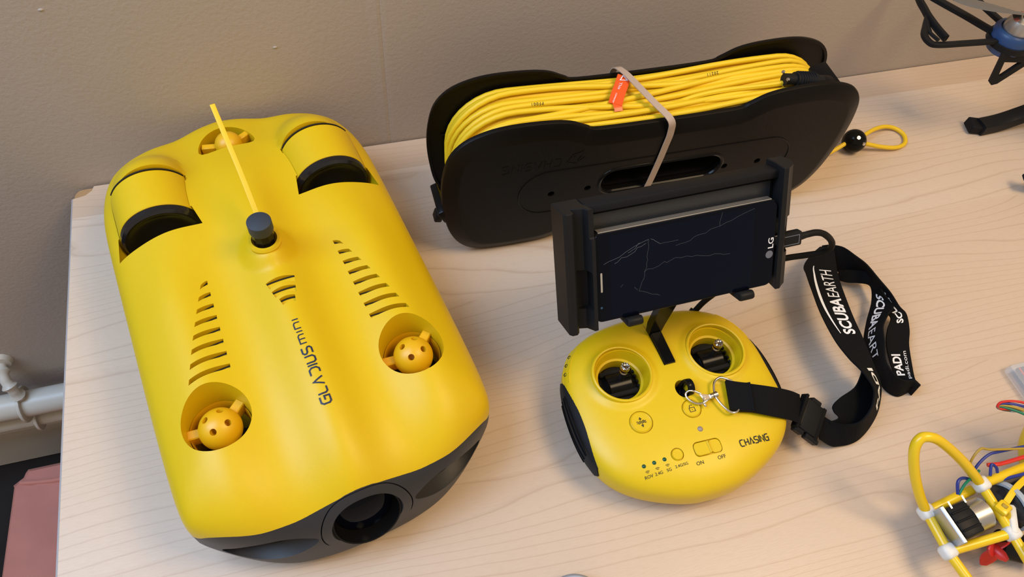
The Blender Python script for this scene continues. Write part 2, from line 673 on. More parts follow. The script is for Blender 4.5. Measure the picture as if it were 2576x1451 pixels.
# ------------------------------------------------------------------ heating pipes on the wall
for nm, z, y, r, lab in (('heating_pipe', -0.317, 0.034, 0.0165, 'thicker upper cream painted heating pipe along the wall'),
                         ('heating_pipe', -0.357, 0.032, 0.0115, 'thinner lower cream painted heating pipe along the wall')):
    t = thing(nm, lab, 'pipe', (0, WALL_Y - y, z))
    pts = [(-2.0 + k * 0.35, 0, 0) for k in range(13)]
    mobj('pipe', tube(pts, r, 16), WHITEG, t)
    for bx in (-0.400, 0.9):
        ring = [(bx, math.cos(a) * (r + 0.0015), math.sin(a) * (r + 0.0015)) for a in [2 * math.pi * k / 20 for k in range(20)]]
        cl = mobj('pipe_clip', tube(ring, 0.003, 8, closed=True, flat=(0.005, 0.0018)), WHITEG, t)
        if r > 0.013:
            stem = catmull([(bx + 0.002, 0, r), (bx + 0.001, 0.002, r + 0.016), (bx - 0.003, 0.012, r + 0.03), (bx - 0.006, y - 0.001, r + 0.037)], 5)
            mobj('bracket_stem', tube(stem, [0.006 + 0.003 * (i % 5 == 2) for i in range(len(stem))], 10), WHITEG, cl)
            mobj('wall_fixing', xf(lathe([(0, 0), (0.014, 0), (0.012, 0.006), (0, 0.008)], 14), T(bx - 0.006, y - 0.0002, r + 0.037) @ R(90, 'X')), WHITEG, cl)
        else:
            mobj('bracket_stem', tube([(bx, 0, 0.01), (bx, y - 0.001, 0.012)], 0.004, 8), WHITEG, cl)

# ------------------------------------------------------------------ pink bag on the carpet
t = thing('fabric_bag', 'pink cotton bag lying on the dark carpet beside the table', 'bag', (-0.33, 0.345, FLOOR_Z))
HB = 0.100
bm = bmesh.new()
rings = []
for z, k in ((0.0, 0.96), (0.012, 1.0), (0.05, 1.01), (0.080, 0.995), (0.094, 0.97), (HB, 0.93)):
    o2 = rrect(0.235 * k, 0.262 * k, 0.018, 5)
    rings.append([bm.verts.new((x - (0.06 * (0.13 - y) * 0.9 if x < 0 else 0) * 0.9 + 0.002 * math.sin(i * 1.9 + z * 60), y + 0.003 * math.sin(i * 0.8 + z * 40), z + (0.0025 * math.sin(i * 1.3) if z > 0.03 else 0))) for i, (x, y) in enumerate(o2)])
nr = len(rings[0])
for a_, b_ in zip(rings, rings[1:]):
    for k in range(nr):
        l = (k + 1) % nr
        bm.faces.new((a_[k], a_[l], b_[l], b_[k]))
bm.faces.new(rings[0])
bm.faces.new(rings[-1])
mobj('bag_body', bm, TERRA, t)
hem = catmull([(-0.105, 0.112, HB - 0.001), (-0.06, 0.105, HB + 0.001), (-0.02, 0.108, HB + 0.002), (0.03, 0.104, HB)], 6)
mobj('hem_fold', tube(hem, 0.0035, 8), TERRA, t)

# ------------------------------------------------------------------ the table
TX0, TX1, TY0, TY1 = -0.2280, 1.35, -0.30, 0.5525
TH = 0.025
tbl = thing('table', 'light maple laminate table with a chipped rounded corner at the wall', 'table', (0, 0, 0))
out = [(TX0, TY0), (TX1, TY0), (TX1, TY1)]
chip = [(-0.2100, TY1), (-0.2120, 0.5470), (-0.2168, 0.5425), (-0.2220, 0.5410), (TX0, 0.5400)]
mobj('tabletop', prism(out + chip, -TH + 0.0, 0.0, 0.0006, 1), wood_material(), tbl, smooth=False)
cr = [(-0.2108, TY1 - 0.0008)] + [(TX0 + 0.009 - 0.008 * math.sin(a), TY1 - 0.009 + 0.008 * math.cos(a)) for a in [math.pi / 2 * k / 6 for k in range(7)]] + [(TX0 + 0.001, 0.5405)]
cr += [(-0.2220, 0.5416), (-0.2170, 0.5431), (-0.2126, 0.5474)]
mobj('chipped_corner', prism(cr, -TH + 0.001, -0.0018, 0.0005, 1), CHIPB, tbl, smooth=False, label='raw chipboard showing where the laminate broke off')
mobj('edge_band', box(0.0012, 0.5400 - TY0, TH - 0.0012, (TX0 - 0.0005, (TY0 + 0.5400) / 2, -TH / 2 - 0.0003)), EDGE, tbl, smooth=False, label='thin grey edge strip')
for x in (TX0 + 0.12, TX1 - 0.06):
    for y in (TY0 + 0.06, TY1 - 0.12):
        mobj('leg', box(0.04, 0.04, -FLOOR_Z - TH, (x, y, (FLOOR_Z - TH) / 2), 0.003, 1), EDGE, tbl, smooth=False)

# ------------------------------------------------------------------ underwater drone
ROV = thing('underwater_drone', 'bright yellow underwater drone with charcoal front mask and black aerial stub', 'drone', (-0.02884, 0.24337, 0.0), math.radians(10.3))
half = []
for k in range(11):
    x = 0.1 * k / 10
    half.append((x, -0.0855 + 0.040 * (x / 0.108) ** 2.6))
half += [(0.1070, -0.0445), (0.1098, -0.030), (0.1112, 0.0), (0.1118, 0.05), (0.1118, 0.11), (0.1118, 0.16), (0.1115, 0.20), (0.1098, 0.228), (0.1050, 0.252), (0.0965, 0.271), (0.083, 0.2825), (0.065, 0.2893), (0.045, 0.2945), (0.022, 0.3020), (0.0, 0.3055)]
hc = catmull([(x, y, 0) for x, y in half], 8)
RC = Vector((0.0, 0.105, 0.0))
_ang, _rad = [], []
for p in hc:
    d = p - RC
    _ang.append(math.atan2(d.x, -d.y))      # 0 at the nose, pi at the stern
    _rad.append(math.hypot(d.x, d.y))


def rov_radius(a):
    a = abs(a)
    lo, hi = 0, len(_ang) - 1
    while hi - lo > 1:
        mid = (lo + hi) // 2
        if _ang[mid] <= a:
            lo = mid
        else:
            hi = mid
    t = (a - _ang[lo]) / max(1e-9, _ang[hi] - _ang[lo])
    return _rad[lo] + (_rad[hi] - _rad[lo]) * max(0, min(1, t))


NAC_X, NAC_Z, NAC_R, NAC_Y0, NAC_Y1 = 0.0675, 0.0800, 0.0310, 0.1865, 0.2242


def smax(a, b, k):
    h = max(0.0, min(1.0, 0.5 + 0.5 * (b - a) / k))
    return a + (b - a) * h + k * h * (1 - h)


def rov_T(x, y):
    ax = abs(x)
    z = 0.0930 + 0.0015 * smooth(-0.08, 0.05, y)
    z += 0.0160 * math.exp(-(ax / 0.022) ** 2) * (1 - 0.75 * smooth(0.14, 0.26, y))       # spine
    z += 0.0105 * math.exp(-((ax - 0.072) / 0.023) ** 2) * (1 - smooth(0.10, 0.17, y))    # side lobes
    z += 0.0075 * math.exp(-((ax - 0.062) / 0.030) ** 2) * smooth(0.10, 0.17, y)
    d = math.hypot(x, y - 0.119)
    z += 0.0062 * (1 - smooth(0.0115, 0.0225, d))                                          # aerial boss
    # raised rim behind the cowls of the two stern thrusters
    w = smooth(0.2200, 0.2225, y) * (1 - smooth(0.262, 0.29, y))
    dx = abs(ax - NAC_X)
    if w > 0 and dx < 0.0275:
        c = 0.0962 + math.sqrt(0.0275 ** 2 - dx ** 2) - 0.026 * smooth(0.230, 0.29, y)
        z = z + (smax(z, c, 0.004) - z) * w
    z -= 0.005 * math.exp(-((ax - 0.036) / 0.014) ** 2) * smooth(0.235, 0.285, y)
    z -= 0.013 * smooth(0.20, 0.30, y)
    return z


def rov_ze_a(a):
    """height of the widest line by bearing"""
    a = abs(a)
    f = 0.020 + 0.028 * smooth(0.25, 0.60, a)
    return f + 0.012 * smooth(2.2, 2.9, a)


def rov_n(a):
    a = abs(a)
    return 4.0 + (3.7 - 4.0) * smooth(0.45, 0.9, a) + (3.0 - 3.7) * smooth(2.3, 2.9, a)


def rov_pt(a, s, top=True):
    r = rov_radius(a) * s
    x, y = RC.x + r * math.sin(a), RC.y - r * math.cos(a)
    n = rov_n(a)
    ze = rov_ze_a(a)
    if top:
        f = max(0.0, 1 - s ** n) ** (1 / n)
        return Vector((x, y, ze + (rov_T(x, y) - ze) * f))
    n = 3.2
    f = max(0.0, 1 - s ** n) ** (1 / n)
    return Vector((x, y, ze * (1 - f)))


def rov_z(x, y):
    d = Vector((x, y, 0)) - RC
    a = math.atan2(d.x, -d.y)
    s = min(1.0, math.hypot(d.x, d.y) / rov_radius(a))
    return rov_pt(a, s).z


def polar_shell(pt, na, s_list_top, s_list_bot):
    V, F = [pt(0.0, 1e-6, True)], []
    angs = [-math.pi + 2 * math.pi * k / na for k in range(na)]
    rows = []
    for s in s_list_top:
        rows.append([len(V) + k for k in range(na)])
        V += [pt(a, s, True) for a in angs]
    for s in s_list_bot:
        rows.append([len(V) + k for k in range(na)])
        V += [pt(a, s, False) for a in angs]
    last = len(V)
    V.append(pt(0.0, 1e-6, False))
    for k in range(na):
        l = (k + 1) % na
        F.append((0, rows[0][k], rows[0][l]))
        for i in range(len(rows) - 1):
            F.append((rows[i][k], rows[i + 1][k], rows[i + 1][l], rows[i][l]))
        F.append((rows[-1][l], rows[-1][k], last))
    return V, F


s_top = [0.82 * (k + 1) / 62 for k in range(62)] + [1 - 0.18 * (1 - k / 26) ** 3.2 for k in range(1, 26)] + [1.0]
s_bot = [1 - 0.35 * (k / 12) ** 2.4 for k in range(1, 13)] + [0.4, 0.2]
hull = mobj('hull', polar_shell(rov_pt, 300, s_top, s_bot), YEL, ROV, label='smooth yellow plastic hull')

# charcoal front mask = the part of the nose below a moustache-shaped line
MZ = [(0.0, 0.0842), (0.008, 0.0828), (0.0144, 0.0800), (0.0286, 0.0743), (0.043, 0.0712), (0.060, 0.0710), (0.075, 0.0707), (0.086, 0.0690), (0.096, 0.0648), (0.102, 0.0585), (0.112, 0.048)]


def mask_z(x):
    x = abs(x)
    for (a, za), (b, zb) in zip(MZ, MZ[1:]):
        if x <= b:
            t = (x - a) / (b - a)
            return za + (zb - za) * t
    return MZ[-1][1]


mp = catmull([(-x, z, 0) for x, z in MZ[::-1]] + [(x, z, 0) for x, z in MZ[1:]], 4)
poly = [(p.x, p.y) for p in mp] + [(0.118, 0.044), (0.118, -0.02), (-0.118, -0.02), (-0.118, 0.044)]
cut = prism(poly, 0.040, 0.16, mtx=R(90, 'X'))          # prism runs along -y
mask = bpy.data.objects.new('mask', hull.data.copy())
mask.data.name = 'mask'
mask.data.materials.clear()
mask.data.materials.append(MASK)
link(mask, ROV)
boolean(mask, cut, 'INTERSECT')
boolean(hull, cut, 'DIFFERENCE')

# recesses in the mask: camera window, ring groove and two lamp bays
FN = Vector((0, -0.0822, 0.0530))                       # middle of the window on the nose


def nose(mtx=Matrix.Identity(4)):
    return Matrix.Translation(FN) @ R(90 - 25, 'X') @ mtx


cv = merge(lathe([(0, -0.018), (0.0205, -0.018), (0.0245, 0.0), (0.0265, 0.012), (0, 0.012)], 48, nose()))


def lens_outline(sx):
    up = [(0.0345, 0.0520), (0.041, 0.0580), (0.056, 0.0615), (0.070, 0.0600), (0.081, 0.0550), (0.0925, 0.0440)]
    dn = [(0.087, 0.0365), (0.076, 0.0325), (0.062, 0.0335), (0.048, 0.0400)]
    p = catmull([(sx * a, b, 0) for a, b in up + dn], 5, closed=True)
    return [(q.x, q.y) for q in p]


bays = []
for sx in (-1, 1):
    o2 = lens_outline(sx)
    V = []
    nn = len(o2)
    for dy, sc_ in ((-0.03, 1.12), (0.0, 1.0), (0.0075, 0.86)):
        cx = sum(p[0] for p in o2) / nn
        cz = sum(p[1] for p in o2) / nn
        for x, z in o2:
            V.append((cx + (x - cx) * sc_, -0.0855 + 0.040 * (abs(x) / 0.108) ** 2.6 + dy + 0.0030 + (z - 0.03) * 0.16, cz + (z - cz) * sc_))
    F = [tuple(range(nn)), tuple(2 * nn + k for k in range(nn))]
    for i in range(2):
        for k in range(nn):
            l = (k + 1) % nn
            F.append((i * nn + k, i * nn + l, (i + 1) * nn + l, (i + 1) * nn + k))
    bays.append((V, F))
boolean(mask, merge(cv), 'DIFFERENCE')
boolean(mask, lathe([(0.0312, -0.004), (0.0320, -0.004), (0.0320, 0.03), (0.0312, 0.03)], 72, nose(), closed=True), 'DIFFERENCE')
for b_ in bays:
    boolean(mask, b_, 'DIFFERENCE')
resmooth(mask, 30)
mask['label'] = 'charcoal front mask with camera window and two lamp bays'

# openings in the hull
cuts = []
DUCT = [(-1, -0.0683, 0.0072), (1, 0.0683, 0.0072)]
for sx, x, y in DUCT:
    cuts.append(lathe([(0, 0.030), (0.0205, 0.030), (0.0208, 0.080), (0.0228, 0.0945), (0.0243, 0.105), (0.026, 0.13), (0, 0.13)], 56, T(x, y, 0)))
# stern thruster opening, flat at the front
D = [(0.0235 * math.cos(a), 0.2545 + 0.0300 * math.sin(a)) for a in [math.pi * k / 24 for k in range(25)]] + [(-0.0215, 0.2505), (-0.0165, 0.2492), (0.0165, 0.2492), (0.0215, 0.2505)]
cuts.append(prism(D, 0.045, 0.14))
# pockets in front of the stern cowls and the thin gap behind them
for sx in (-1, 1):
    cuts.append(xf(lathe([(0, 0), (NAC_R + 0.0045, 0), (NAC_R + 0.0012, 0.0200), (NAC_R + 0.0003, 0.0201), (NAC_R + 0.0003, 0.0575), (0, 0.0575)], 72), T(sx * NAC_X, 0.1675, NAC_Z) @ R(-90, 'X')))
    cuts.append(xf(lathe([(0, 0), (0.0285, 0), (0.0290, 0.0070), (0, 0.0070)], 72), T(sx * NAC_X, 0.2187, 0.0935) @ R(-90, 'X')))
for c in cuts:
    boolean(hull, c)
# vents
VY = [0.0385 + 0.0104 * k for k in range(8)]
vent_cut, vent_dark = [], []


def slot(x0, x1, y, d, z, bow, deep, dx0=0.0, dx1=0.0, nn=8, skew=0.0):
    """closed prism of a curved slot; d = extent towards the stern, dx = slant of the ends"""
    lo, hi = [], []
    for k in range(nn + 1):
        t = k / nn
        x = x0 + (x1 - x0) * t
        b = bow * (1 - (2 * t - 1) ** 2) + skew * (t - 0.5)
        lo.append((x0 + dx0 + (x1 + dx1 - x0 - dx0) * t, y + b))
        hi.append((x, y + d + b))
    return prism(lo + hi[::-1], z - deep, z + 0.03)


for sx in (-1, 1):
    for k, y in enumerate(VY):
        t = k / 7
        xi = 0.0495 - 0.0025 * t
        xo = 0.0765 - 0.0245 * t
        zz = min(rov_z(sx * xi, y), rov_z(sx * xo, y), rov_z(sx * (xi + xo) / 2, y))
        vent_cut.append(slot(sx * xi, sx * xo, y - 0.0020, 0.0038, zz, 0.0007, 0.0026, sx * 0.0004, sx * 0.0014, skew=-0.0030))
        vent_dark.append((slot(sx * (xi + 0.0004), sx * (xo - 0.0003), y + 0.0007, 0.0009, 0, 0.0007, 0.0, skew=-0.0030), zz))
for k, (y, x0, x1) in enumerate(((0.0855, -0.0098, 0.0110), (0.0765, -0.0080, 0.0090), (0.0680, -0.0050, 0.0062))):
    zz = rov_z(0, y) - 0.0012
    vent_cut.append(slot(x0, x1, y - 0.0030, 0.0058, zz, 0.0006, 0.0026, 0.0012, -0.0008))
    vent_dark.append((slot(x0 + 0.0004, x1 - 0.0004, y + 0.0016, 0.0010, 0, 0.0006, 0.0), zz))
for v in vent_cut:
    boolean(hull, v)
resmooth(hull, 28)
for v, zz in vent_dark:
    V = [Vector((p[0], p[1], zz - 0.0034 if p[2] < 0.01 else zz - 0.0021)) for p in v[0]]
    mobj('vent_slit', (V, v[1]), DARK, ROV, smooth=False)

# duct interiors: hub ball on three arms, dark propeller below
for sx, x, y in DUCT:
    g = mobj('duct_floor', lathe([(0, 0.0325), (0.0198, 0.0325), (0.0198, 0.0345), (0, 0.0345)], 40, T(x, y, 0)), DARK, ROV)
    mobj('duct_ring', lathe([(0.0203, 0.079), (0.0203, 0.066), (0.0192, 0.066), (0.0192, 0.076), (0.0203, 0.0795)], 48, T(x, y, 0), closed=True), YELD, ROV)
    hub = lathe([(0.0, 0.0974)] + [(0.0142 * math.sin(a), 0.0832 + 0.0142 * math.cos(a)) for a in [math.pi * 0.72 * k / 14 for k in range(1, 15)]] + [(0.0096, 0.060), (0, 0.060)], 40, T(x, y - 0.002, 0))
    h = mobj('thruster_hub', hub, YELD, ROV)
    for k in range(4):
        a = math.radians(60 + 90 * k)
        d = Vector((math.cos(a) * 0.55, math.sin(a) * 0.55, 0.83)).normalized()
        c = Vector((x, y - 0.002, 0.0837))
        boolean(h, cyl(0.0023, c + d * 0.006, c + d * 0.02, 14), cmat=None)
    resmooth(h, 30)
    for k in range(3):
        a = math.radians((40, 172, 285)[k])
        p0 = Vector((x + 0.010 * math.cos(a), y - 0.002 + 0.010 * math.sin(a), 0.078))
        p1 = Vector((x + 0.0215 * math.cos(a), y + 0.0215 * math.sin(a), 0.078))
        md = (p0 + p1) / 2
        b_ = xf(box((p1 - p0).length, 0.0068, 0.010, (0, 0, 0), 0.0007, 1), Matrix.Translation(md) @ Matrix.Rotation(a, 4, 'Z'))
        mobj('arm', b_, YELD, h, sharp=30)
    for k in range(3):
        a = math.radians(15 + 120 * k)
        bl = xf(box(0.013, 0.009, 0.0009, (0.0125, 0, 0), 0.0003, 1), T(x, y - 0.001, 0.052) @ Matrix.Rotation(a, 4, 'Z') @ R(24, 'X'))
        mobj('propeller_blade', bl, STEEL if k == 2 else BLKS, ROV)
# stern vertical thruster
mobj('stern_duct_floor', prism([(p[0] * 0.97, 0.2492 + (p[1] - 0.2492) * 0.97 + 0.0002) for p in D], 0.0455, 0.0465), DARK, ROV, smooth=False)
sh = mobj('stern_thruster_hub', lathe([(0, 0.0875)] + [(0.0115 * math.sin(a), 0.076 + 0.0115 * math.cos(a)) for a in [math.pi * 0.7 * k / 10 for k in range(1, 11)]] + [(0.009, 0.052), (0, 0.052)], 32, T(0.002, 0.2635, 0)), YELD, ROV)
for a in (25, 165, 270):
    a = math.radians(a)
    mobj('arm', xf(box(0.012, 0.0055, 0.008, (0.0155, 0, 0), 0.0006, 1), T(0.001, 0.2625, 0.0735) @ Matrix.Rotation(a, 4, 'Z')), YELD, sh)
# black intake bowls of the stern thrusters
for sx in (-1, 1):
    bowl = [(0.0, 0.0035), (0.0018, 0.0035), (0.0022, 0.0062), (0.0030, 0.0066), (0.0085, 0.0050), (0.016, 0.0034), (0.0235, 0.0045), (0.0262, 0.0066), (0.0285, 0.0070), (0.0305, 0.0050), (0.0308, 0.0), (0.0, 0.0)]
    o = mobj('intake_bowl', xf(lathe(bowl, 56), T(sx * NAC_X, NAC_Y0 + 0.0006, NAC_Z - 0.0008) @ R(90, 'X')), mat('black_bowl_plastic', (0.008, 0.008, 0.009), 0.2, spec=0.5), ROV, label='glossy black intake bowl')
    mobj('stern_cowl', xf(lathe([(0, 0), (NAC_R - 0.0006, 0), (NAC_R, 0.0006), (NAC_R, NAC_Y1 - NAC_Y0 - 0.0012), (NAC_R - 0.0012, NAC_Y1 - NAC_Y0), (0, NAC_Y1 - NAC_Y0)], 96), T(sx * NAC_X, NAC_Y0, NAC_Z) @ R(-90, 'X')), YEL, ROV, label='yellow half-round cowl over a stern thruster')
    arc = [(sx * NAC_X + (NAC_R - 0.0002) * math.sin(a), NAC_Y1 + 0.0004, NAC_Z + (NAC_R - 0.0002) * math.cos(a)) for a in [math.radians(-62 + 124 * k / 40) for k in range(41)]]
    mobj('gap_shade', tube(arc, 0.0006, 8), DARK, ROV)  # added dark arc that draws the shade in the gap behind the cowl
# aerial stub
boss = rov_z(0, 0.119)
mobj('aerial_collar', lathe([(0.0112, boss - 0.004), (0.0122, boss + 0.0008), (0.0110, boss + 0.0026), (0.0092, boss + 0.0026), (0.0088, boss - 0.004)], 40, T(0, 0.119, 0), closed=True), YEL, ROV)
mobj('aerial_stub', lathe([(0.0, boss - 0.004), (0.0078, boss - 0.004), (0.0080, 0.1285), (0.0080, 0.1292), (0.0, 0.1292)], 10, T(0, 0.119, 0)), BLK, ROV, sharp=20)
mobj('aerial_cap', lathe([(0.0, 0.1288), (0.0082, 0.1288), (0.0087, 0.1300), (0.0086, 0.1385), (0.0077, 0.1392), (0.0, 0.1392)], 36, T(0, 0.119, 0)), SLATE, ROV, label='slate grey rubber cap')
tie = catmull([(0.0012, 0.128, 0.1205), (0.0009, 0.142, 0.1300), (0.0003, 0.165, 0.1425), (-0.0008, 0.19, 0.1545), (-0.0018, 0.216, 0.1640)], 6)
mobj('cable_tie_tail', tube(tie, 0.001, 12, flat=(0.0019, 0.00055)), YCAB, ROV, label='thin yellow cable tie tail sticking up behind the aerial')


def on_rov(u, v, off):
    return (-v + 0.0, u, rov_z(-v, u) + off)


ln, w_ = word('GLADIUS', 0.0066, 0.0019, 0.78)
ln = [[(px - 0.0165, py - 0.0035) for px, py in l] for l in ln]
k_ = (0.0265 + 0.0165) / w_
ln = [[(-0.0165 + (px + 0.0165) * k_, py) for px, py in l] for l in ln]
l2, w2 = word('mini', 0.0042, 0.0017, 0.95)
k2 = (0.0500 - 0.0300) / w2
l2 = [[(0.0300 + px * k2, py - 0.0020) for px, py in l] for l in l2]
mobj('hull_lettering', merge(stroke(ln, 0.00115, on_rov), stroke(l2, 0.00085, on_rov)), NAVY, ROV, smooth=False, normals=False, label='navy GLADIUS mini lettering')
# nose camera
win = mobj('camera_window', lathe([(0, -0.0165), (0.0203, -0.0165), (0.0200, -0.0120), (0.012, -0.0085), (0.0, -0.0075)], 48, nose()), GLASS, ROV, label='dark round camera window')
mobj('camera_barrel', lathe([(0.0212, -0.012), (0.0236, -0.002), (0.0225, -0.002), (0.0203, -0.012)], 48, nose(), closed=True), BLK, win)
for sx, b_ in zip((-1, 1), bays):
    nn = len(b_[0]) // 3
    V = [Vector(b_[0][2 * nn + k]) + Vector((0, -0.0006, 0)) for k in range(nn)]
    c = sum(V, Vector()) / nn
    F = []
    W = [c + (v - c) * 0.97 for v in V] + [c + (v - c) * 0.6 + Vector((0, -0.0018, 0)) for v in V] + [c + Vector((0, -0.0024, 0))]
    for k in range(nn):
        l = (k + 1) % nn
        F.append((k, l, nn + l, nn + k))
        F.append((nn + k, nn + l, 2 * nn))
    mobj('lamp_lens', (W, F), DARK, ROV, label='dark lamp lens in the mask')

# ------------------------------------------------------------------ tether reel
RX, RY0, RY1 = 0.2790, 0.3947, 0.4630
reel = thing('cable_reel', 'black plastic tether reel with two dog-bone side plates standing by the wall', 'reel', (RX, 0.0, 0.0), math.radians(-0.4))
q = [(0.0, 0.1362), (0.06, 0.1370), (0.0722, 0.1408), (0.087, 0.1478), (0.106, 0.1512), (0.135, 0.1520), (0.156, 0.1490), (0.174, 0.1410), (0.1855, 0.1270), (0.1905, 0.1070), (0.1918, 0.0850), (0.1900, 0.0620), (0.1855, 0.0370), (0.1760, 0.0165), (0.160, 0.0040), (0.138, 0.0004), (0.118, 0.0), (0.098, 0.0012), (0.082, 0.0060), (0.068, 0.0125), (0.05, 0.0150), (0.0, 0.0155)]
pl = [(x, z, 0) for x, z in q] + [(-x, z, 0) for x, z in q[-2:0:-1]]
plate_out = [(p.x, p.y) for p in catmull(pl, 4, closed=True)]


def inset(o, d):
    n = len(o)
    out = []
    for i in range(n):
        a, b, c = Vector(o[i - 1]), Vector(o[i]), Vector(o[(i + 1) % n])
        t = (c - a).normalized()
        out.append((b.x - t.y * d, b.y + t.x * d))
    return out


def area2(o):
    return sum(o[i][0] * o[(i + 1) % len(o)][1] - o[(i + 1) % len(o)][0] * o[i][1] for i in range(len(o)))


if area2(plate_out) > 0:
    plate_out = plate_out[::-1]
ins = inset(plate_out, 0.009)
if abs(area2(ins)) > abs(area2(plate_out)):
    ins = inset(plate_out, -0.009)
    ISG = -1
else:
    ISG = 1


def plate(y_out, sgn):
    """side plate: flat face, bevelled outer border, rolled lip; sgn=-1 faces the camera"""
    n = len(plate_out)
    loops = []
    spec = [(0.0, 0.0085), (0.0, 0.0065), (0.0006, 0.0050), (0.0022, 0.0040), (0.0125, 0.0), (0.0140, 0.0)]
    for d, t in spec:
        o = inset(plate_out, d * ISG) if d else plate_out
        loops.append([Vector((x, y_out - sgn * t, z)) for x, z in o])
    V = [v for l in loops for v in l]
    F = []
    for i in range(len(loops) - 1):
        for k in range(n):
            l = (k + 1) % n
            F.append((i * n + k, i * n + l, (i + 1) * n + l, (i + 1) * n + k))
    F.append(tuple((len(loops) - 1) * n + k for k in range(n)))
    # inner side
    base = len(V)
    for d, t in ((0.0026, 0.0085), (0.0030, 0.0065)):
        V += [Vector((x, y_out - sgn * t, z)) for x, z in inset(plate_out, d * ISG)]
    for k in range(n):
        l = (k + 1) % n
        F.append((k, l, base + l, base + k))
        F.append((base + k, base + l, base + n + l, base + n + k))
    F.append(tuple(base + n + k for k in range(n)))
    return V, F


def stadium(hl, r, cx=0, cz=0.076, n=14):
    out = []
    for k in range(n + 1):
        a = -math.pi / 2 + math.pi * k / n
        out.append((cx + hl + r * math.cos(a), cz + r * math.sin(a)))
    for k in range(n + 1):
        a = math.pi / 2 + math.pi * k / n
        out.append((cx - hl + r * math.cos(a), cz + r * math.sin(a)))
    return out


plates = []
for y, sgn in ((RY0, -1), (RY1 + 0.0055, 1)):
    p = mobj('side_plate', plate(y, sgn), REEL, reel, sharp=22)
    cut = xf(prism(stadium(0.0440, 0.0140, 0.006, 0.0755), -0.03, 0.03), T(0, y, 0) @ R(90, 'X'))
    boolean(p, cut)
    for sx in (-1, 1):
        for xx in (0.066, 0.0995):
            boolean(p, xf(prism(circ(0.0031, 16, sx * xx + 0.003, 0.0715), -0.03, 0.03), T(0, y, 0) @ R(90, 'X')))
    resmooth(p, 22)
    plates.append(p)
    # raised oval round the handle and rolled edge of the handle slot
    rng = [(x, y + sgn * 0.0001, z) for x, z in stadium(0.103, 0.0262, 0.003, 0.0740, 18)]
    mobj('plate_moulding', tube(rng, 0.00055, 6, closed=True), REEL, p)
    sl = [(x, y - sgn * 0.0012, z) for x, z in stadium(0.0440, 0.0150, 0.006, 0.0755, 14)]
    mobj('handle_lip', tube(sl, 0.0022, 8, closed=True), BLK, p)
    # radial ribs on the inner face
    for sx in (-1, 1):
        for a in (35, 75, 120, 165):
            a_ = math.radians(a)
            c = Vector((sx * 0.115, y - sgn * 0.0072, 0.076))
            d = Vector((sx * math.sin(a_), 0, math.cos(a_)))
            r0, r1 = 0.03, 0.066
            mobj('inner_rib', cyl(0.0011, c + d * r0, c + d * r1, 6), BLK, p)
core = mobj('core', xf(prism(stadium(0.105, 0.036, 0, 0.076), 0.0, RY1 - RY0 - 0.0120), T(0, RY1 - 0.0035, 0) @ R(90, 'X')), BLKS, reel)
boolean(core, xf(prism(stadium(0.0440, 0.0140, 0.006, 0.0755), 0.0, RY1 - RY0 - 0.016), T(0, RY1 - 0.020, 0) @ R(90, 'X')))
# spring clips at both ends between the plates
for cx, cz in ((-0.1890, 0.0560), (0.1540, 0.1400)):
    o = mobj('end_clip', xf(box(0.016, RY1 - RY0 - 0.012, 0.007, (0, 0, 0), 0.0018), T(cx, (RY0 + RY1) / 2 - 0.012, cz) @ R(65 if cx < 0 else -20, 'Y') @ Matrix.Diagonal((1, 0.6, 1, 1))), BLK, reel)
    mobj('clip_tab', xf(box(0.007, 0.010, 0.010, (0, 0, 0), 0.0015), T(cx + (-0.003 if cx < 0 else 0.004), RY0 + 0.019, cz - 0.012) @ R(15, 'Y')), BLKS, o)

# embossed, upside-down word mark on the front plate


def on_plate(u, v, off):
    return (u, RY0 - 0.00025, v)


ln, w_ = word('CHASING', 0.0085, 0.0032, 0.85)
k_ = 0.047 / w_
ln = [[(-0.0925 - px * k_ * 1.06, 0.1140 - py - 0.01 * (px * 0.0)) for px, py in l] for l in ln]
mk = [[(-0.0830, 0.1165), (-0.0745, 0.1195), (-0.0715, 0.1125), (-0.0795, 0.1060), (-0.0870, 0.1085), (-0.0830, 0.1165)], [(-0.0815, 0.1150), (-0.0785, 0.1080), (-0.0750, 0.1140)]]
mobj('embossed_mark', stroke(ln + mk, 0.0012, on_plate), REEL, plates[0], smooth=False, normals=False, label='embossed upside-down CHASING mark')

# ------------------------------------------------------------------ yellow tether wound on the reel
teth = thing('tether_cable', 'yellow tether cable wound lengthwise in many turns round the black reel', 'cable', (RX, 0.0, 0.0), math.radians(-0.4))
random.seed(11)
PATHS = {}


def winding(y0, hl, hz, cr, seed, cross=0.0, rr=0.0025, lift=0.0):
    rnd = random.Random(seed)
    ph = [rnd.uniform(0, 6.28) for _ in range(4)]
    am = [rnd.uniform(0.0006, 0.0019), rnd.uniform(0.0003, 0.0009)]
    pts = []
    out = rrect(hl * 2, hz * 2, cr, 9)
    # resample with straight runs subdivided
    P = []
    n = len(out)
    for i in range(n):
        a, b = Vector(out[i]), Vector(out[(i + 1) % n])
        m_ = max(1, int((b - a).length / 0.012))
        for k in range(m_):
            P.append(a.lerp(b, k / m_))
    for i, p in enumerate(P):
        t = i / len(P)
        y = y0 + am[0] * math.sin(2 * math.pi * t * 2 + ph[0]) + am[1] * math.sin(2 * math.pi * t * 5 + ph[1])
        if p.y > 0:
            y += cross * smooth(-0.12, 0.12, p.x) - cross * 0.5
        dz = 0.0011 * math.sin(2 * math.pi * t * 3 + ph[2]) - 0.004 * math.exp(-(p.x / 0.07) ** 2) * (1 if p.y > 0 else -1)
        y = min(max(y, RY0 + 0.0112), RY1 - 0.0058)
        pts.append((p.x, y, 0.076 + p.y + dz + (lift if p.y > 0 else 0)))
    PATHS[seed] = pts
    return tube(pts, rr, 8, closed=True)


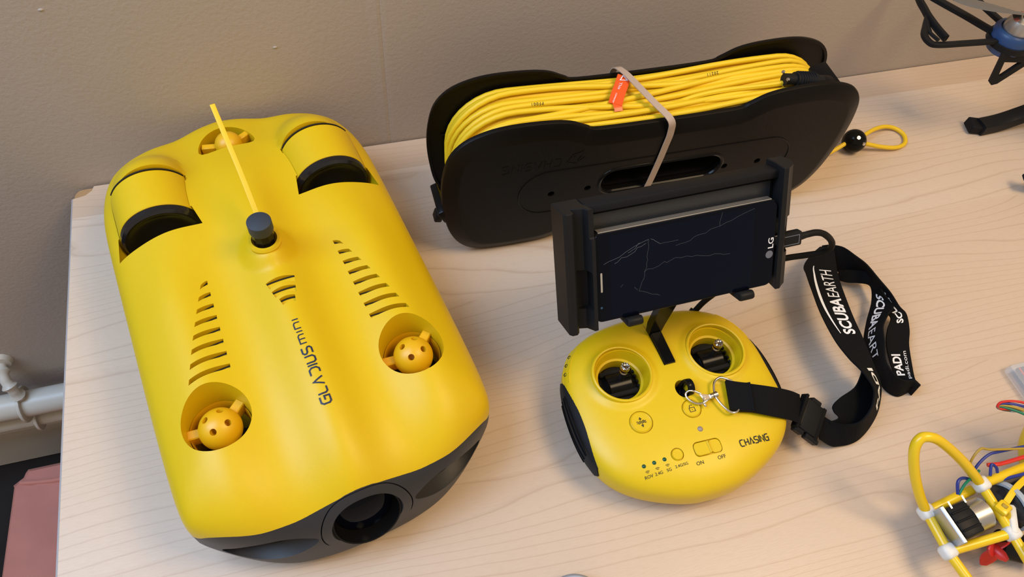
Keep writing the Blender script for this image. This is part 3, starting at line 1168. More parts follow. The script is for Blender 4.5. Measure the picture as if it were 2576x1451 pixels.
nw = 12
for k in range(nw):
    y = RY0 + 0.0115 + (RY1 - RY0 - 0.0175) * k / (nw - 1)
    mobj('winding', winding(y, 0.1745, 0.0630 - 0.0024 * (k % 2), 0.050, 100 + k, cross=(0, 0.006, -0.004, 0, 0.009, 0, 0, -0.008, 0.004, 0, 0.0, -0.003)[k]), YCAB, teth, sharp=180)
for k in range(nw - 1):
    y = RY0 + 0.0125 + (RY1 - RY0 - 0.0195) * k / (nw - 2)
    mobj('winding', winding(y, 0.1705, 0.0588, 0.048, 300 + k), YCAB, teth, sharp=180)
for k, (cr_, y) in enumerate(((0.020, RY0 + 0.034), (-0.014, RY0 + 0.046), (0.012, RY0 + 0.018), (-0.016, RY0 + 0.024))):
    mobj('winding', winding(y, 0.1765, 0.0650, 0.052, 500 + k, cross=cr_), YCAB, teth, sharp=180)
for seed, xt, s_ in ((101, -0.012, 'PF001'), (103, -0.095, '20211'), (106, -0.105, 'PF001'), (108, 0.060, '20211')):
    pp = [Vector(p) for p in PATHS[seed]]
    i = min(range(len(pp)), key=lambda k: abs(pp[k].x - xt) + (1 if pp[k].z < 0.076 else 0))
    tn = (pp[(i + 1) % len(pp)] - pp[i - 1]).normalized()
    if tn.x < 0:
        tn = -tn
    nr_ = (Vector((0, -0.55, 0.83)) - tn * tn.dot(Vector((0, -0.55, 0.83)))).normalized()
    bn = nr_.cross(tn)

    def wrap(u, v, off, p=pp[i], tn=tn, nr_=nr_, bn=bn):
        a = (v - 0.0011) / 0.0026
        return p - tn * u + (nr_ * math.cos(a) - bn * math.sin(a)) * 0.00275
    mobj('jacket_print', text_vf(s_, 0.0036, wrap, spacing=1.3), INK, teth, smooth=False, normals=False, label='small black code printed on the cable jacket')
lay = mobj('inner_layers', xf(prism([(x, z) for x, z in rrect(0.332, 0.108, 0.045, 8, 0, 0.076)], 0.0, RY1 - RY0 - 0.016), T(0, RY1 - 0.0055, 0) @ R(90, 'X')), YCAB, teth)
boolean(lay, xf(prism(stadium(0.105, 0.0365, 0, 0.076), -0.01, RY1 - RY0), T(0, RY1 - 0.0055, 0) @ R(90, 'X')))
resmooth(lay, 30)
# connector plug clipped over the windings
pg = mobj('connector_plug', merge(cyl(0.0068, (0.118, 0.414, 0.1435), (0.139, 0.4130, 0.1395), 24), cyl(0.0052, (0.108, 0.4145, 0.1450), (0.119, 0.414, 0.1435), 20), cyl(0.0056, (0.139, 0.4130, 0.1395), (0.146, 0.4128, 0.1380), 20)), BLKS, teth, label='black ribbed connector plug')
pg.location = (0, 0, 0.0040)
for k in range(7):
    u = 0.121 + 0.0026 * k
    mobj('plug_rib', xf(lathe([(0.0072, -0.0006), (0.0078, 0), (0.0072, 0.0006)], 20), T(u, 0.4137, 0.1435 - 0.19 * (u - 0.118)) @ R(100, 'Y')), BLKM, pg)
for dx, dy, dz in ((0.1090, -0.0045, 0.004), (0.1090, 0.0045, 0.0045), (0.1095, -0.001, -0.005)):
    mobj('plug_screw', xf(lathe([(0, 0), (0.0016, 0), (0.0014, 0.0010), (0, 0.0012)], 10), T(dx - 0.001, 0.4145 + dy, 0.1448 + dz) @ R(-60, 'Y')), CHROME, pg)
mobj('plug_lead', tube(catmull([(0.01, 0.422, 0.1300), (0.035, 0.4210, 0.1375), (0.06, 0.419, 0.1415), (0.09, 0.4155, 0.1440), (0.110, 0.4145, 0.1450)], 6), 0.0023, 8), YCAB, teth)
mobj('plug_latch', xf(box(0.020, 0.010, 0.007, (0, 0, 0), 0.0018), T(0.1500, 0.4125, 0.1385) @ R(9, 'Y')), BLK, pg)
# loose end: black ball stop and a yellow loop beside the reel
lp = catmull([(0.268, 0.4485, 0.0128), (0.282, 0.4535, 0.0120), (0.301, 0.4615, 0.0095), (0.320, 0.4660, 0.0060), (0.3335, 0.4625, 0.0032), (0.3375, 0.4520, 0.0026), (0.331, 0.4410, 0.0026), (0.316, 0.4365, 0.0040), (0.297, 0.4385, 0.0070), (0.280, 0.4420, 0.0110), (0.268, 0.4455, 0.0125)], 5)
ball = mobj('ball_stop', xf(lathe([(0, -0.0125)] + [(0.0125 * math.sin(a), -0.0125 * math.cos(a)) for a in [math.pi * k / 18 for k in range(1, 18)]] + [(0, 0.0125)], 32), T(0.2663, 0.4477, 0.0126)), BLK, teth, label='black ball stop with two screws')
mobj('end_loop', tube(lp, 0.0023, 10), YCAB, teth)
mobj('tail', tube(catmull([(0.258, 0.447, 0.0128), (0.230, 0.440, 0.007), (0.195, 0.437, 0.0026), (0.165, 0.440, 0.005), (0.15, 0.440, 0.0125)], 6), 0.0023, 8), YCAB, teth)
for d in (Vector((-0.25, -0.45, 0.85)), Vector((0.25, -0.85, 0.45))):
    d.normalize()
    mobj('ball_screw', xf(lathe([(0, 0), (0.0021, 0), (0.0019, 0.0008), (0.0007, 0.0009), (0, 0.0003)], 12), Matrix.Translation(Vector((0.2663, 0.4477, 0.0126)) + d * 0.0122) @ d.to_track_quat('Z', 'Y').to_matrix().to_4x4()), CHROME, ball)
# torn orange warning label wrapped on the strands
lab = mobj('warning_label', tube(catmull([(-0.0235, 0.4500, 0.1432), (-0.0300, 0.4395, 0.1436), (-0.0370, 0.4290, 0.1432), (-0.0425, 0.4195, 0.1425)], 5), 0.001, 12, flat=(0.0058, 0.0003)), ORANGE, teth, label='torn orange warning label')
mobj('warning_label', tube(catmull([(-0.0410, 0.4205, 0.1424), (-0.0410, 0.4165, 0.1418), (-0.0410, 0.4135, 0.1400)], 5), 0.001, 10, flat=(0.0036, 0.0003)), ORANGE, teth)


def lab_tri(u, v, off):
    return (-0.0265 + u, 0.4465 + v, 0.1440 + off)


mobj('label_print', stroke([[(-0.0030, -0.002), (0.0030, -0.0035), (0.0015, 0.0030), (-0.0030, -0.002)]], 0.0008, lab_tri), WHITE, lab, smooth=False, normals=False)
mobj('label_print', text_vf('This', 0.0055, lambda u, v, off: (-0.0310 + 0.55 * v - u * 0.50, 0.4420 - u * 0.85 - 0.3 * v, 0.1442 + off)), WHITE, lab, smooth=False, normals=False)
mobj('label_print', text_vf('connector', 0.0040, lambda u, v, off: (-0.0385 + 0.55 * v - u * 0.42, 0.4300 - u * 0.62 - 0.3 * v, 0.1442 + off)), WHITE, lab, smooth=False, normals=False)

# ------------------------------------------------------------------ rubber band round the reel
rb = catmull([(0.2600, 0.4705, 0.060), (0.2590, 0.4708, 0.110), (0.2570, 0.4670, 0.1370), (0.2590, 0.4530, 0.1450), (0.2640, 0.4320, 0.1465), (0.2710, 0.4120, 0.1450), (0.2800, 0.3960, 0.1400), (0.2822, 0.3936, 0.128), (0.2815, 0.3934, 0.112), (0.2800, 0.3934, 0.090), (0.2765, 0.3938, 0.058), (0.2755, 0.400, 0.056), (0.27, 0.43, 0.056), (0.263, 0.462, 0.055)], 6, closed=True)
nb = len(rb)
V, F = [], []
for i, p in enumerate(rb):
    t_ = (rb[(i + 1) % nb] - rb[i - 1]).normalized()
    wd = Vector((1, 0, 0))
    wd = (wd - t_ * wd.dot(t_)).normalized()
    nn_ = t_.cross(wd)
    for a_, b_ in ((1, 1), (1, -1), (-1, -1), (-1, 1)):
        V.append(p + wd * (0.0030 * a_) + nn_ * (0.0004 * b_))
for i in range(nb):
    j = (i + 1) % nb
    for k in range(4):
        l = (k + 1) % 4
        F.append((4 * i + k, 4 * i + l, 4 * j + l, 4 * j + k))
tag(mobj('rubber_band', (V, F), BAND, None, sharp=50), 'beige rubber band stretched round the reel and its yellow cable', 'rubber band')

# ------------------------------------------------------------------ handheld controller
CTL = thing('remote_controller', 'yellow handheld remote controller with two thumb sticks and a black phone clamp', 'controller', (0.23235, 0.22636, 0.0), math.radians(2.0))
ch = [(0, -0.1025), (0.015, -0.1016), (0.030, -0.0978), (0.045, -0.0918), (0.057, -0.0855), (0.068, -0.0772), (0.0762, -0.0675), (0.0818, -0.0555), (0.0850, -0.0415), (0.0862, -0.0250), (0.0853, -0.0060), (0.0825, 0.0105), (0.0770, 0.0250), (0.0682, 0.0362), (0.0560, 0.0442), (0.0400, 0.0497), (0.0200, 0.0525), (0, 0.0535)]
cc = catmull([(x, y, 0) for x, y in ch], 8)
CC = Vector((0, -0.0245, 0))
c_ang = [math.atan2((p - CC).x, -(p - CC).y) for p in cc]
c_rad = [math.hypot((p - CC).x, (p - CC).y) for p in cc]


def ctl_radius(a):
    a = abs(a)
    for i in range(len(c_ang) - 1):
        if a <= c_ang[i + 1]:
            t = (a - c_ang[i]) / max(1e-9, c_ang[i + 1] - c_ang[i])
            return c_rad[i] + (c_rad[i + 1] - c_rad[i]) * max(0, min(1, t))
    return c_rad[-1]


def ctl_T(x, y):
    z = 0.0508 + 0.001 * math.exp(-(x / 0.04) ** 2)
    for sx in (-1, 1):                       # soft mounds round the stick wells
        d = math.hypot(x - sx * 0.0404, y)
        z += 0.0022 * (1 - smooth(0.0235, 0.0300, d))
    return z


def ctl_pt(a, s, top=True):
    r = ctl_radius(a) * s
    x, y = CC.x + r * math.sin(a), CC.y - r * math.cos(a)
    ze = 0.0250
    if top:
        n = 3.5
        f = max(0.0, 1 - s ** n) ** (1 / n)
        return Vector((x, y, ze + (ctl_T(x, y) - ze) * f))
    n = 2.8
    return Vector((x, y, ze * (1 - max(0.0, 1 - s ** n) ** (1 / n))))


def ctl_z(x, y):
    d = Vector((x, y, 0)) - CC
    a = math.atan2(d.x, -d.y)
    return ctl_pt(a, min(1.0, math.hypot(d.x, d.y) / ctl_radius(a))).z


st_ = [0.80 * (k + 1) / 44 for k in range(44)] + [1 - 0.20 * (1 - k / 20) ** 3.0 for k in range(1, 20)] + [1.0]
sb_ = [1 - 0.35 * (k / 10) ** 2.2 for k in range(1, 11)] + [0.4, 0.2]
body = mobj('body', polar_shell(ctl_pt, 200, st_, sb_), YCTL, CTL, label='rounded yellow plastic body')
for sx in (-1, 1):
    boolean(body, lathe([(0, 0.024), (0.0168, 0.024), (0.0170, 0.0420), (0.0186, 0.0430), (0.0216, 0.0535), (0.0225, 0.07), (0, 0.07)], 64, T(sx * 0.0404, 0, 0)))
# groove of the bracket arm and lanyard eye pocket
boolean(body, xf(box(0.0098, 0.060, 0.012, (0, 0, 0)), T(0.0, 0.0285, 0.0525)))
boolean(body, lathe([(0, 0.040), (0.0068, 0.040), (0.0072, 0.060), (0, 0.060)], 32, T(0.0008, -0.0240, 0) @ Matrix.Diagonal((0.85, 1.05, 1, 1))))


def btn_gap(x, y, r, depth=0.0012):
    z = ctl_z(x, y)
    boolean(body, lathe([(r, z - depth), (r + 0.00055, z - depth), (r + 0.00055, z + 0.01), (r, z + 0.01)], 40, T(x, y, 0), closed=True))


BTN = ((-0.0411, -0.0404, 0.0084), (0.0001, -0.0411, 0.0070), (-0.0249, -0.0708, 0.0043))
for b_ in BTN:
    btn_gap(*b_)
zs = ctl_z(-0.001, -0.0722)
boolean(body, xf(prism(rrect(0.0222, 0.0112, 0.0038, 6), zs - 0.0022, zs + 0.02), T(-0.0009, -0.0722, 0) @ R(-2.5, 'Z')))
resmooth(body, 30)
# raised rims round the wells
for sx in (-1, 1):
    mobj('well_rim', lathe([(0.0216, 0.0520), (0.0220, 0.0542), (0.0228, 0.0546), (0.0238, 0.0540), (0.0243, 0.0515), (0.0225, 0.050)], 64, T(sx * 0.0404, 0, 0), closed=True), YCTL, CTL)
# thumb sticks
for sx, kx, ky in ((-1, -0.0388, 0.0012), (1, 0.0414, 0.0009)):
    c = Vector((sx * 0.0404, 0, 0))
    js = mobj('joystick', lathe([(0, 0.0245), (0.0166, 0.0245), (0.0166, 0.0330), (0.0150, 0.0345), (0, 0.0345)], 40, Matrix.Translation(c)), BLKS, CTL, label='black thumb stick gimbal with metal knob')
    for dy in (-0.0095, 0.0095):
        mobj('gimbal_rail', xf(box(0.026, 0.0042, 0.005, (0, 0, 0), 0.0008, 1), Matrix.Translation(c + Vector((0, dy, 0.0365)))), BLKS, js, sharp=30)
    mobj('gimbal_yoke', xf(lathe([(0.0105, -0.0095), (0.0112, -0.0090), (0.0112, 0.0090), (0.0105, 0.0095), (0.0086, 0.0095), (0.0086, -0.0095)], 40, closed=True), Matrix.Translation(c + Vector((0, 0, 0.0315))) @ R(90, 'Y')), BLK, js, sharp=30)
    mobj('gimbal_barrel', cyl(0.0050, c + Vector((-0.0075, -0.0015, 0.0365)), c + Vector((-0.0005, -0.0015, 0.0365)), 20), BRASS, js, label='blue tinted gimbal barrel')
    for k in range(6):
        a = math.radians(-60 + 24 * k)
        for ex_ in (-1, 1):
            mobj('gimbal_tooth', xf(box(0.0016, 0.0022, 0.003, (0, 0, 0), 0.0003, 1), Matrix.Translation(c + Vector((ex_ * 0.0148, 0.0055 * math.sin(a) * 2, 0.0370)))), BLKM, js, smooth=False)
    p0 = c + Vector((0.0012, 0.0, 0.034))
    p1 = Vector((kx, ky, 0.0535))
    d = (p1 - p0).normalized()
    mobj('stick_post', cyl(0.0022, p0, p1, 14), BLKS, js)
    q_ = Matrix.Translation(p1) @ d.to_track_quat('Z', 'Y').to_matrix().to_4x4()
    kn = mobj('stick_knob', merge(lathe([(0, -0.001), (0.0029, -0.001), (0.0031, 0.0), (0.0028, 0.0005), (0.0031, 0.0010), (0.0028, 0.0015), (0.0032, 0.0022), (0.0036, 0.0035), (0.0038, 0.0058), (0.0034, 0.0074), (0.0022, 0.0082), (0.0014, 0.0076), (0, 0.0074)], 28, q_)), GUNM, js, label='serrated metal knob')
    for k in range(9):
        a = 2 * math.pi * k / 9
        mobj('knob_tooth', xf(lathe([(0, 0), (0.0007, 0.0), (0.0006, 0.0009), (0, 0.0014)], 6), q_ @ T(0.0029 * math.cos(a), 0.0029 * math.sin(a), 0.0074)), GUNM, kn, sharp=20)


def on_ctl(u, v, off):
    return (u, v, ctl_z(u, v) + off)


def sh_ctl(dx, dy, rot=0.0, base=0.0):
    c_, s_ = math.cos(rot), math.sin(rot)

    def f(u, v, off):
        x, y = dx + u * c_ - v * s_, dy + u * s_ + v * c_
        return (x, y, ctl_z(x, y) + off + base)
    return f


for i, (x, y, r) in enumerate(BTN):
    z = ctl_z(x, y)
    cap = mobj('button', lathe([(0, z + 0.0004), (r * 0.86, z + 0.0004), (r * 0.93, z + 0.0009), (r * 0.985, z + 0.0005), (r * 0.985, z - 0.0012), (0, z - 0.0012)], 40, T(x, y, 0)), YCTL, CTL, label='round yellow push button')
    f = sh_ctl(x, y, 0.0, 0.0004)
    if i == 0:
        wl = [[(-0.0036 + 0.0072 * k / 16, dy + 0.00045 * math.sin(k * 1.18)) for k in range(17)] for dy in (0.0005, -0.0007)]
        ar = [[(0.0, 0.0037), (0.0, 0.0026)], [(0.0, -0.0041), (0.0, -0.0029)]]
        mobj('button_icon', merge(stroke(wl, 0.0005, f), stroke(ar, 0.0008, f), stroke([[(-0.0009, 0.0027), (0.0, 0.0019), (0.0009, 0.0027)], [(-0.0009, -0.0029), (0.0, -0.0021), (0.0009, -0.0029)]], 0.0006, f)), INK, cap, smooth=False, normals=False)
    elif i == 1:
        lk = [[(-0.0021, -0.0026), (0.0021, -0.0026), (0.0021, 0.0006), (-0.0021, 0.0006), (-0.0021, -0.0026)], [(-0.0013, 0.0006), (-0.0013, 0.0018), (-0.0007, 0.0027), (0.0005, 0.0027), (0.0011, 0.0019)], [(0, -0.0007), (0, -0.0014)]]
        mobj('button_icon', stroke(lk, 0.00042, f), INK, cap, smooth=False, normals=False)
# slide switch
sw = mobj('slide_switch', xf(prism(rrect(0.0128, 0.0098, 0.0032, 6), zs - 0.0020, zs + 0.0007, 0.0004, 1), T(-0.0051, -0.0720, 0) @ R(-2.5, 'Z')), YCTL, CTL, sharp=30)
mobj('switch_ridge', xf(box(0.0014, 0.0094, 0.0012, (0, 0, 0), 0.0004, 1), T(0.0000, -0.0721, zs + 0.0008) @ R(-2.5, 'Z')), YCTL, sw, sharp=30)
mobj('switch_bed', xf(prism(rrect(0.0088, 0.0098, 0.0032, 6), zs - 0.0021, zs - 0.0006), T(0.0054, -0.0724, 0) @ R(-2.5, 'Z')), YCTL, CTL, smooth=False)
# indicators
x, y = -0.0005, -0.0577
mobj('status_light', lathe([(0, ctl_z(x, y) + 0.0012), (0.0014, ctl_z(x, y) + 0.0009), (0.0023, ctl_z(x, y) - 0.0002), (0.0023, ctl_z(x, y) - 0.002), (0, ctl_z(x, y) - 0.002)], 20, T(x, y, 0)), GREY, CTL, label='grey status light')
for x in (-0.0511, -0.0432, -0.0352):
    y = -0.0712
    z = ctl_z(x, y)
    mobj('indicator_light', lathe([(0, z + 0.0009), (0.0009, z + 0.0007), (0.0016, z - 0.0001), (0.0016, z - 0.0015), (0, z - 0.0015)], 16, T(x, y, 0)), GREEN, CTL, label='small dark green indicator light')
# printed words


def arcs(x, y):
    out = []
    for r in (0.0007, 0.0014, 0.0021):
        out.append([(x + r * math.sin(a), y + r * math.cos(a)) for a in [math.radians(-45 + 15 * k) for k in range(7)]])
    return out


pr = []
for x, s_ in ((-0.0500, 'ROV'), (-0.0424, '2.4G'), (-0.0346, '5G')):
    pr.append(text_vf(s_, 0.0031, sh_ctl(x, -0.0802), align='CENTER'))
    pr.append(stroke(arcs(x, -0.0772), 0.00028, on_ctl))
pr.append(text_vf('2.4G/5G', 0.0029, sh_ctl(-0.0247, -0.0797), align='CENTER'))
pr.append(text_vf('ON', 0.0038, sh_ctl(-0.0110, -0.0825), align='CENTER'))
pr.append(text_vf('OFF', 0.0038, sh_ctl(0.0066, -0.0827), align='CENTER'))
mobj('printed_words', merge(*pr), INK, CTL, smooth=False, normals=False, label='small black printed words and radio symbols')
ln, w_ = word('CHASING', 0.0046, 0.0012, 0.72)
k_ = 0.0250 / w_
ln = [[(px * k_, py) for px, py in l] for l in ln]
tri = ([Vector(sh_ctl(0.0248, -0.0784)(u, v, 0.0003)) for u, v in ((0.0100, 0.0002), (0.0124, 0.0002), (0.0112, 0.0022))], [(0, 1, 2)])
mobj('word_mark', merge(stroke(ln, 0.00085, sh_ctl(0.0248, -0.0784)), tri), INK, CTL, smooth=False, normals=False, label='black CHASING lettering')
# grips
for sx in (-1, 1):
    V, F = [], []
    nt_, nw_ = 26, 8
    for i in range(nt_ + 1):
        t = i / nt_
        y = 0.0165 - 0.0790 * t
        a = None
        lo, hi = 0.05, 3.0
        for _ in range(40):
            mid = (lo + hi) / 2
            r = ctl_radius(mid)
            if CC.y - r * math.cos(mid) < y:
                lo = mid
            else:
                hi = mid
        a = lo * sx
        env = math.sin(math.pi * min(1, max(0, t))) ** 0.6
        for j in range(nw_ + 1):
            w = -1 + 2 * j / nw_
            if w >= 0:
                p = ctl_pt(a, 1 - 0.085 * (w * env) ** 2.2, True)
            else:
                p = ctl_pt(a, 1 - 0.16 * (abs(w) * env) ** 1.6, False)
            n_ = Vector((math.sin(a), -math.cos(a), 0.25 * w))
            V.append(p + n_.normalized() * (0.0010 if 0 < j < nw_ else -0.0003))
    for i in range(nt_):
        for j in range(nw_):
            k = i * (nw_ + 1) + j
            F.append((k, k + 1, k + nw_ + 2, k + nw_ + 1))
    g = mobj('grip', (V, F), RUBB, CTL, label='charcoal ribbed rubber side grip')
    for row in (3, 4, 5, 6):
        pts = [V[i * (nw_ + 1) + row] + Vector((sx * 0.0002, 0, 0.0002)) for i in range(5, nt_ - 4)]
        mobj('grip_rib', tube(pts, 0.0006, 6), BLK, g)
# shoulder buttons at the far corners
for sx in (-1, 1):
    pts = [ctl_pt(sx * a, 0.952, True) + Vector((0, 0, 0.0002)) for a in [1.98 + 0.045 * k for k in range(9)]]
    pt2 = [ctl_pt(sx * a, 0.995, True) + Vector((0, 0, 0.0002)) for a in [2.34 - 0.045 * k for k in range(9)]]
    sb = mobj('shoulder_button', tube(pts + pt2, 0.0005, 6, closed=True), YCTL, CTL)
    for k in (2, 4, 6):
        a = 1.98 + 0.045 * k
        mobj('shoulder_mark', xf(lathe([(0.0011, 0), (0.0016, 0), (0.0016, 0.0003), (0.0011, 0.0003)], 12, closed=True), Matrix.Translation(ctl_pt(sx * a, 0.982)) @ Vector((sx * math.sin(a), -math.cos(a), 0.9)).to_track_quat('Z', 'Y').to_matrix().to_4x4()), INK, sb, smooth=False)
# lanyard eye
mobj('lanyard_eye', merge(lathe([(0, 0.041), (0.0062, 0.041), (0.0062, 0.0422), (0, 0.0422)], 28, T(0.0008, -0.0240, 0))), GLASS, CTL)
eye = catmull([(0.0035, -0.0190, 0.042), (0.0045, -0.0195, 0.0540), (0.0048, -0.0225, 0.0580), (0.0050, -0.0265, 0.0575), (0.0050, -0.0290, 0.0530), (0.0042, -0.0292, 0.042)], 5)
mobj('lanyard_eye_bar', tube(eye, 0.001, 14, flat=(0.0016, 0.0026)), BLK, CTL)
# bracket arm: foot in the groove, upright leaning towards the phone
foot = xf(box(0.0092, 0.0285, 0.0055, (0, 0, 0), 0.0006, 1), T(0.0, 0.0128, 0.0512))
mobj('bracket_foot', foot, BLK, CTL, sharp=30)
PO = Vector((0.1636, 0.2392, 0.1142))
hd, tl = math.radians(1.1), math.radians(59)
PM = Matrix.Translation(PO) @ Euler((tl, 0, hd)).to_matrix().to_4x4()
CM = Matrix.Translation((0.23235, 0.22636, 0)) @ Matrix.Rotation(math.radians(2), 4, 'Z')
P2C = CM.inverted() @ PM                       # phone plane -> controller local


def ph(x, y, z=0.0):
    return P2C @ Vector((x, y, z))


aw = 0.0058
b0 = [Vector((-aw * 0.82, 0.0270, 0.0470)), Vector((aw * 0.82, 0.0270, 0.0470)), Vector((aw * 0.82, 0.0330, 0.0470)), Vector((-aw * 0.82, 0.0330, 0.0470))]
b1 = [Vector((-aw, 0.0275, 0.0600)), Vector((aw, 0.0275, 0.0600)), Vector((aw, 0.0345, 0.0600)), Vector((-aw, 0.0345, 0.0600))]
b2 = [ph(0.0645, -0.004, -0.0205), ph(0.0795, -0.004, -0.0205), ph(0.0795, -0.004, -0.0275), ph(0.0645, -0.004, -0.0275)]
b3 = [ph(0.0615, 0.055, -0.0205), ph(0.0825, 0.055, -0.0205), ph(0.0825, 0.055, -0.0265), ph(0.0615, 0.055, -0.0265)]
V = b0 + b1 + b2 + b3
F = [(3, 2, 1, 0), (12, 13, 14, 15)]
for i in range(3):
    for k in range(4):
        l = (k + 1) % 4
        F.append((4 * i + k, 4 * i + l, 4 * i + 4 + l, 4 * i + 4 + k))
mobj('bracket_arm', (V, F), BLK, CTL, sharp=20)

# phone clamp (local to the phone plane: x along, y up the tilt, z towards the viewer)
clamp = bpy.data.objects.new('phone_clamp', None)
clamp.empty_display_size = 0.01
link(clamp, CTL)
clamp.matrix_local = P2C
mobj('back_plate', box(0.144, 0.0850, 0.0080, (0.0735, 0.0415, -0.0165), 0.0012, 2), BLKM, clamp, sharp=30)
mobj('top_ledge', box(0.1490, 0.0060, 0.0165, (0.0735, 0.0840, -0.0135), 0.0010, 2), BLKM, clamp, sharp=30)
mobj('rubber_pad', box(0.1380, 0.0770, 0.0022, (0.0735, 0.0400, -0.0119), 0.0006, 1), mat('blue_black_pad', (0.012, 0.014, 0.018), 0.55, bump=0.4, bscale=900), clamp, sharp=30)
# side jaws: channel section with a front lip and an opening at mid height
for side in (-1, 1):
    if side < 0:
        sec = [(-0.0195, -0.0230), (-0.0195, 0.0005), (-0.0178, 0.0030), (-0.0140, 0.0030), (-0.0120, 0.0005), (-0.0120, -0.0060), (-0.0045, -0.0035), (-0.0010, 0.0030), (0.0016, 0.0030), (0.0016, 0.0012), (-0.0012, -0.0120), (-0.0012, -0.0230)]
        y0, y1 = -0.0040, 0.0868
    else:
        sec = [(0.1455, -0.0230), (0.1455, -0.0120), (0.1432, 0.0012), (0.1432, 0.0026), (0.1470, 0.0026), (0.1510, -0.0010), (0.1545, -0.0035), (0.1580, -0.0120), (0.1580, -0.0230)]
        y0, y1 = -0.0035, 0.0905
    jaw = mobj('side_jaw', xf(prism(sec, -y1, -y0, 0.0006, 1), R(90, 'X')), BLKS, clamp, sharp=30)
    if side < 0:
        boolean(jaw, box(0.010, 0.030, 0.012, (-0.0058, 0.027, -0.0020), 0.002, 2))
        boolean(jaw, box(0.020, 0.024, 0.006, (0.0000, 0.078, 0.0040), 0.001, 1))
    else:
        boolean(jaw, box(0.030, 0.0280, 0.0080, (0.151, 0.038, -0.0040), 0.001, 1))
    resmooth(jaw, 30)
for x in (0.0290, 0.1180):
    hk = mobj('support_hook', box(0.0125, 0.0050, 0.0240, (x, -0.0028, -0.0085), 0.0012, 2), BLKS, clamp, sharp=30)
    mobj('hook_lip', xf(lathe([(0, -0.0055), (0.0032, -0.0055), (0.0036, -0.0045), (0.0036, 0.0045), (0.0032, 0.0055), (0, 0.0055)], 20), T(x, -0.0022, 0.0032) @ R(90, 'Y')), BLKS, hk, sharp=40)

# ------------------------------------------------------------------ smartphone in the clamp
phone = thing('smartphone', 'black smartphone with a cracked screen lying sideways in the clamp', 'phone', PO, rot=(tl, 0, hd))
PW, PH_, PT = 0.1420, 0.0680, 0.0085
mobj('phone_body', prism(rrect(PW, PH_, 0.0065, 8, PW / 2, PH_ / 2), -PT - 0.0004, -0.0006, 0.0015, 2), BLKS, phone, sharp=30)
mobj('metal_frame', merge(tube([(0.005, PH_ + 0.0001, -0.0040), (PW - 0.005, PH_ + 0.0001, -0.0040)], 0.001, 16, flat=(0.0005, 0.0031))), SILV, phone, label='bare silver edge trim')
mobj('screen_glass', prism(rrect(PW - 0.0012, PH_ - 0.0012, 0.0060, 8, PW / 2, PH_ / 2), -0.0008, 0.0002, 0.0003, 1), GLASS, phone, sharp=30)
mobj('display', box(0.1105, 0.0620, 0.0001, (0.0680, PH_ / 2, 0.00022)), mat('dark_display', (0.002, 0.004, 0.011), 0.07, spec=0.12), phone, smooth=False)
mobj('earpiece', prism(rrect(0.0014, 0.0150, 0.0007, 4, 0.0060, 0.0315), 0.0001, 0.0004), SILV, phone, smooth=False, label='slim silver earpiece grille')
mobj('side_key', box(0.0010, 0.018, 0.0020, (-0.0003, 0.043, -0.004), 0.0003, 1), SILV, phone, smooth=False)
mobj('front_camera', prism(circ(0.0009, 14, 0.0055, 0.012), 0.0001, 0.0003), BRASS, phone, smooth=False)
mobj('logo_print', merge(text_vf('LG', 0.0074, lambda u, v, off: (0.1402 - v * 0.82, 0.0300 + u, 0.0003), bold=0.0001),), WHITE, phone, smooth=False, normals=False, label='LG letters')
mobj('logo_disc', prism(circ(0.0030, 20, 0.1375, 0.0256), 0.0001, 0.0003), LGG, phone, smooth=False)
# cracks
random.seed(5)


def crack(p, q, n=7, j=0.0009):
    out = []
    for k in range(n + 1):
        t = k / n
        out.append((p[0] + (q[0] - p[0]) * t + (random.uniform(-j, j) if 0 < k < n else 0), p[1] + (q[1] - p[1]) * t + (random.uniform(-j, j) if 0 < k < n else 0)))
    return out


flat = lambda u, v, off: (u, v, 0.00030)
major = [crack((0.0415, 0.0570), (0.0080, 0.0450), 9), crack((0.0395, 0.0545), (0.0160, 0.0440), 8), crack((0.0430, 0.0570), (0.0500, 0.0520), 4, 0.0004), crack((0.0360, 0.0555), (0.0260, 0.0500), 6)]
minor = [crack((0.0500, 0.0520), (0.0640, 0.0520), 5, 0.0003), crack((0.0620, 0.0480), (0.0960, 0.0560), 10, 0.0008), crack((0.0960, 0.0560), (0.1230, 0.0640), 6, 0.0006), crack((0.0960, 0.0560), (0.0975, 0.0660), 4, 0.0006), crack((0.0380, 0.0330), (0.0620, 0.0390), 8, 0.0010), crack((0.0620, 0.0390), (0.1050, 0.0330), 10, 0.0008), crack((0.0400, 0.0360), (0.0340, 0.0190), 8, 0.0006), crack((0.0340, 0.0190), (0.0500, 0.0120), 6, 0.0004), crack((0.0415, 0.0570), (0.0400, 0.0360), 8, 0.0008), crack((0.0200, 0.0250), (0.0220, 0.0270), 2, 0.0002), crack((0.0305, 0.0230), (0.0330, 0.0200), 3, 0.0004)]
mobj('screen_crack', merge(stroke(major, 0.00022, flat), stroke(minor, 0.00012, flat)), CRACK, phone, smooth=False, normals=False, label='thin white cracks across the screen')

# ------------------------------------------------------------------ usb cable
usb = thing('usb_cable', 'black braided cable plugged into the side of the phone', 'cable', (0, 0, 0))


def pw(x, y, z=0.0):
    return PM @ Vector((x, y, z))


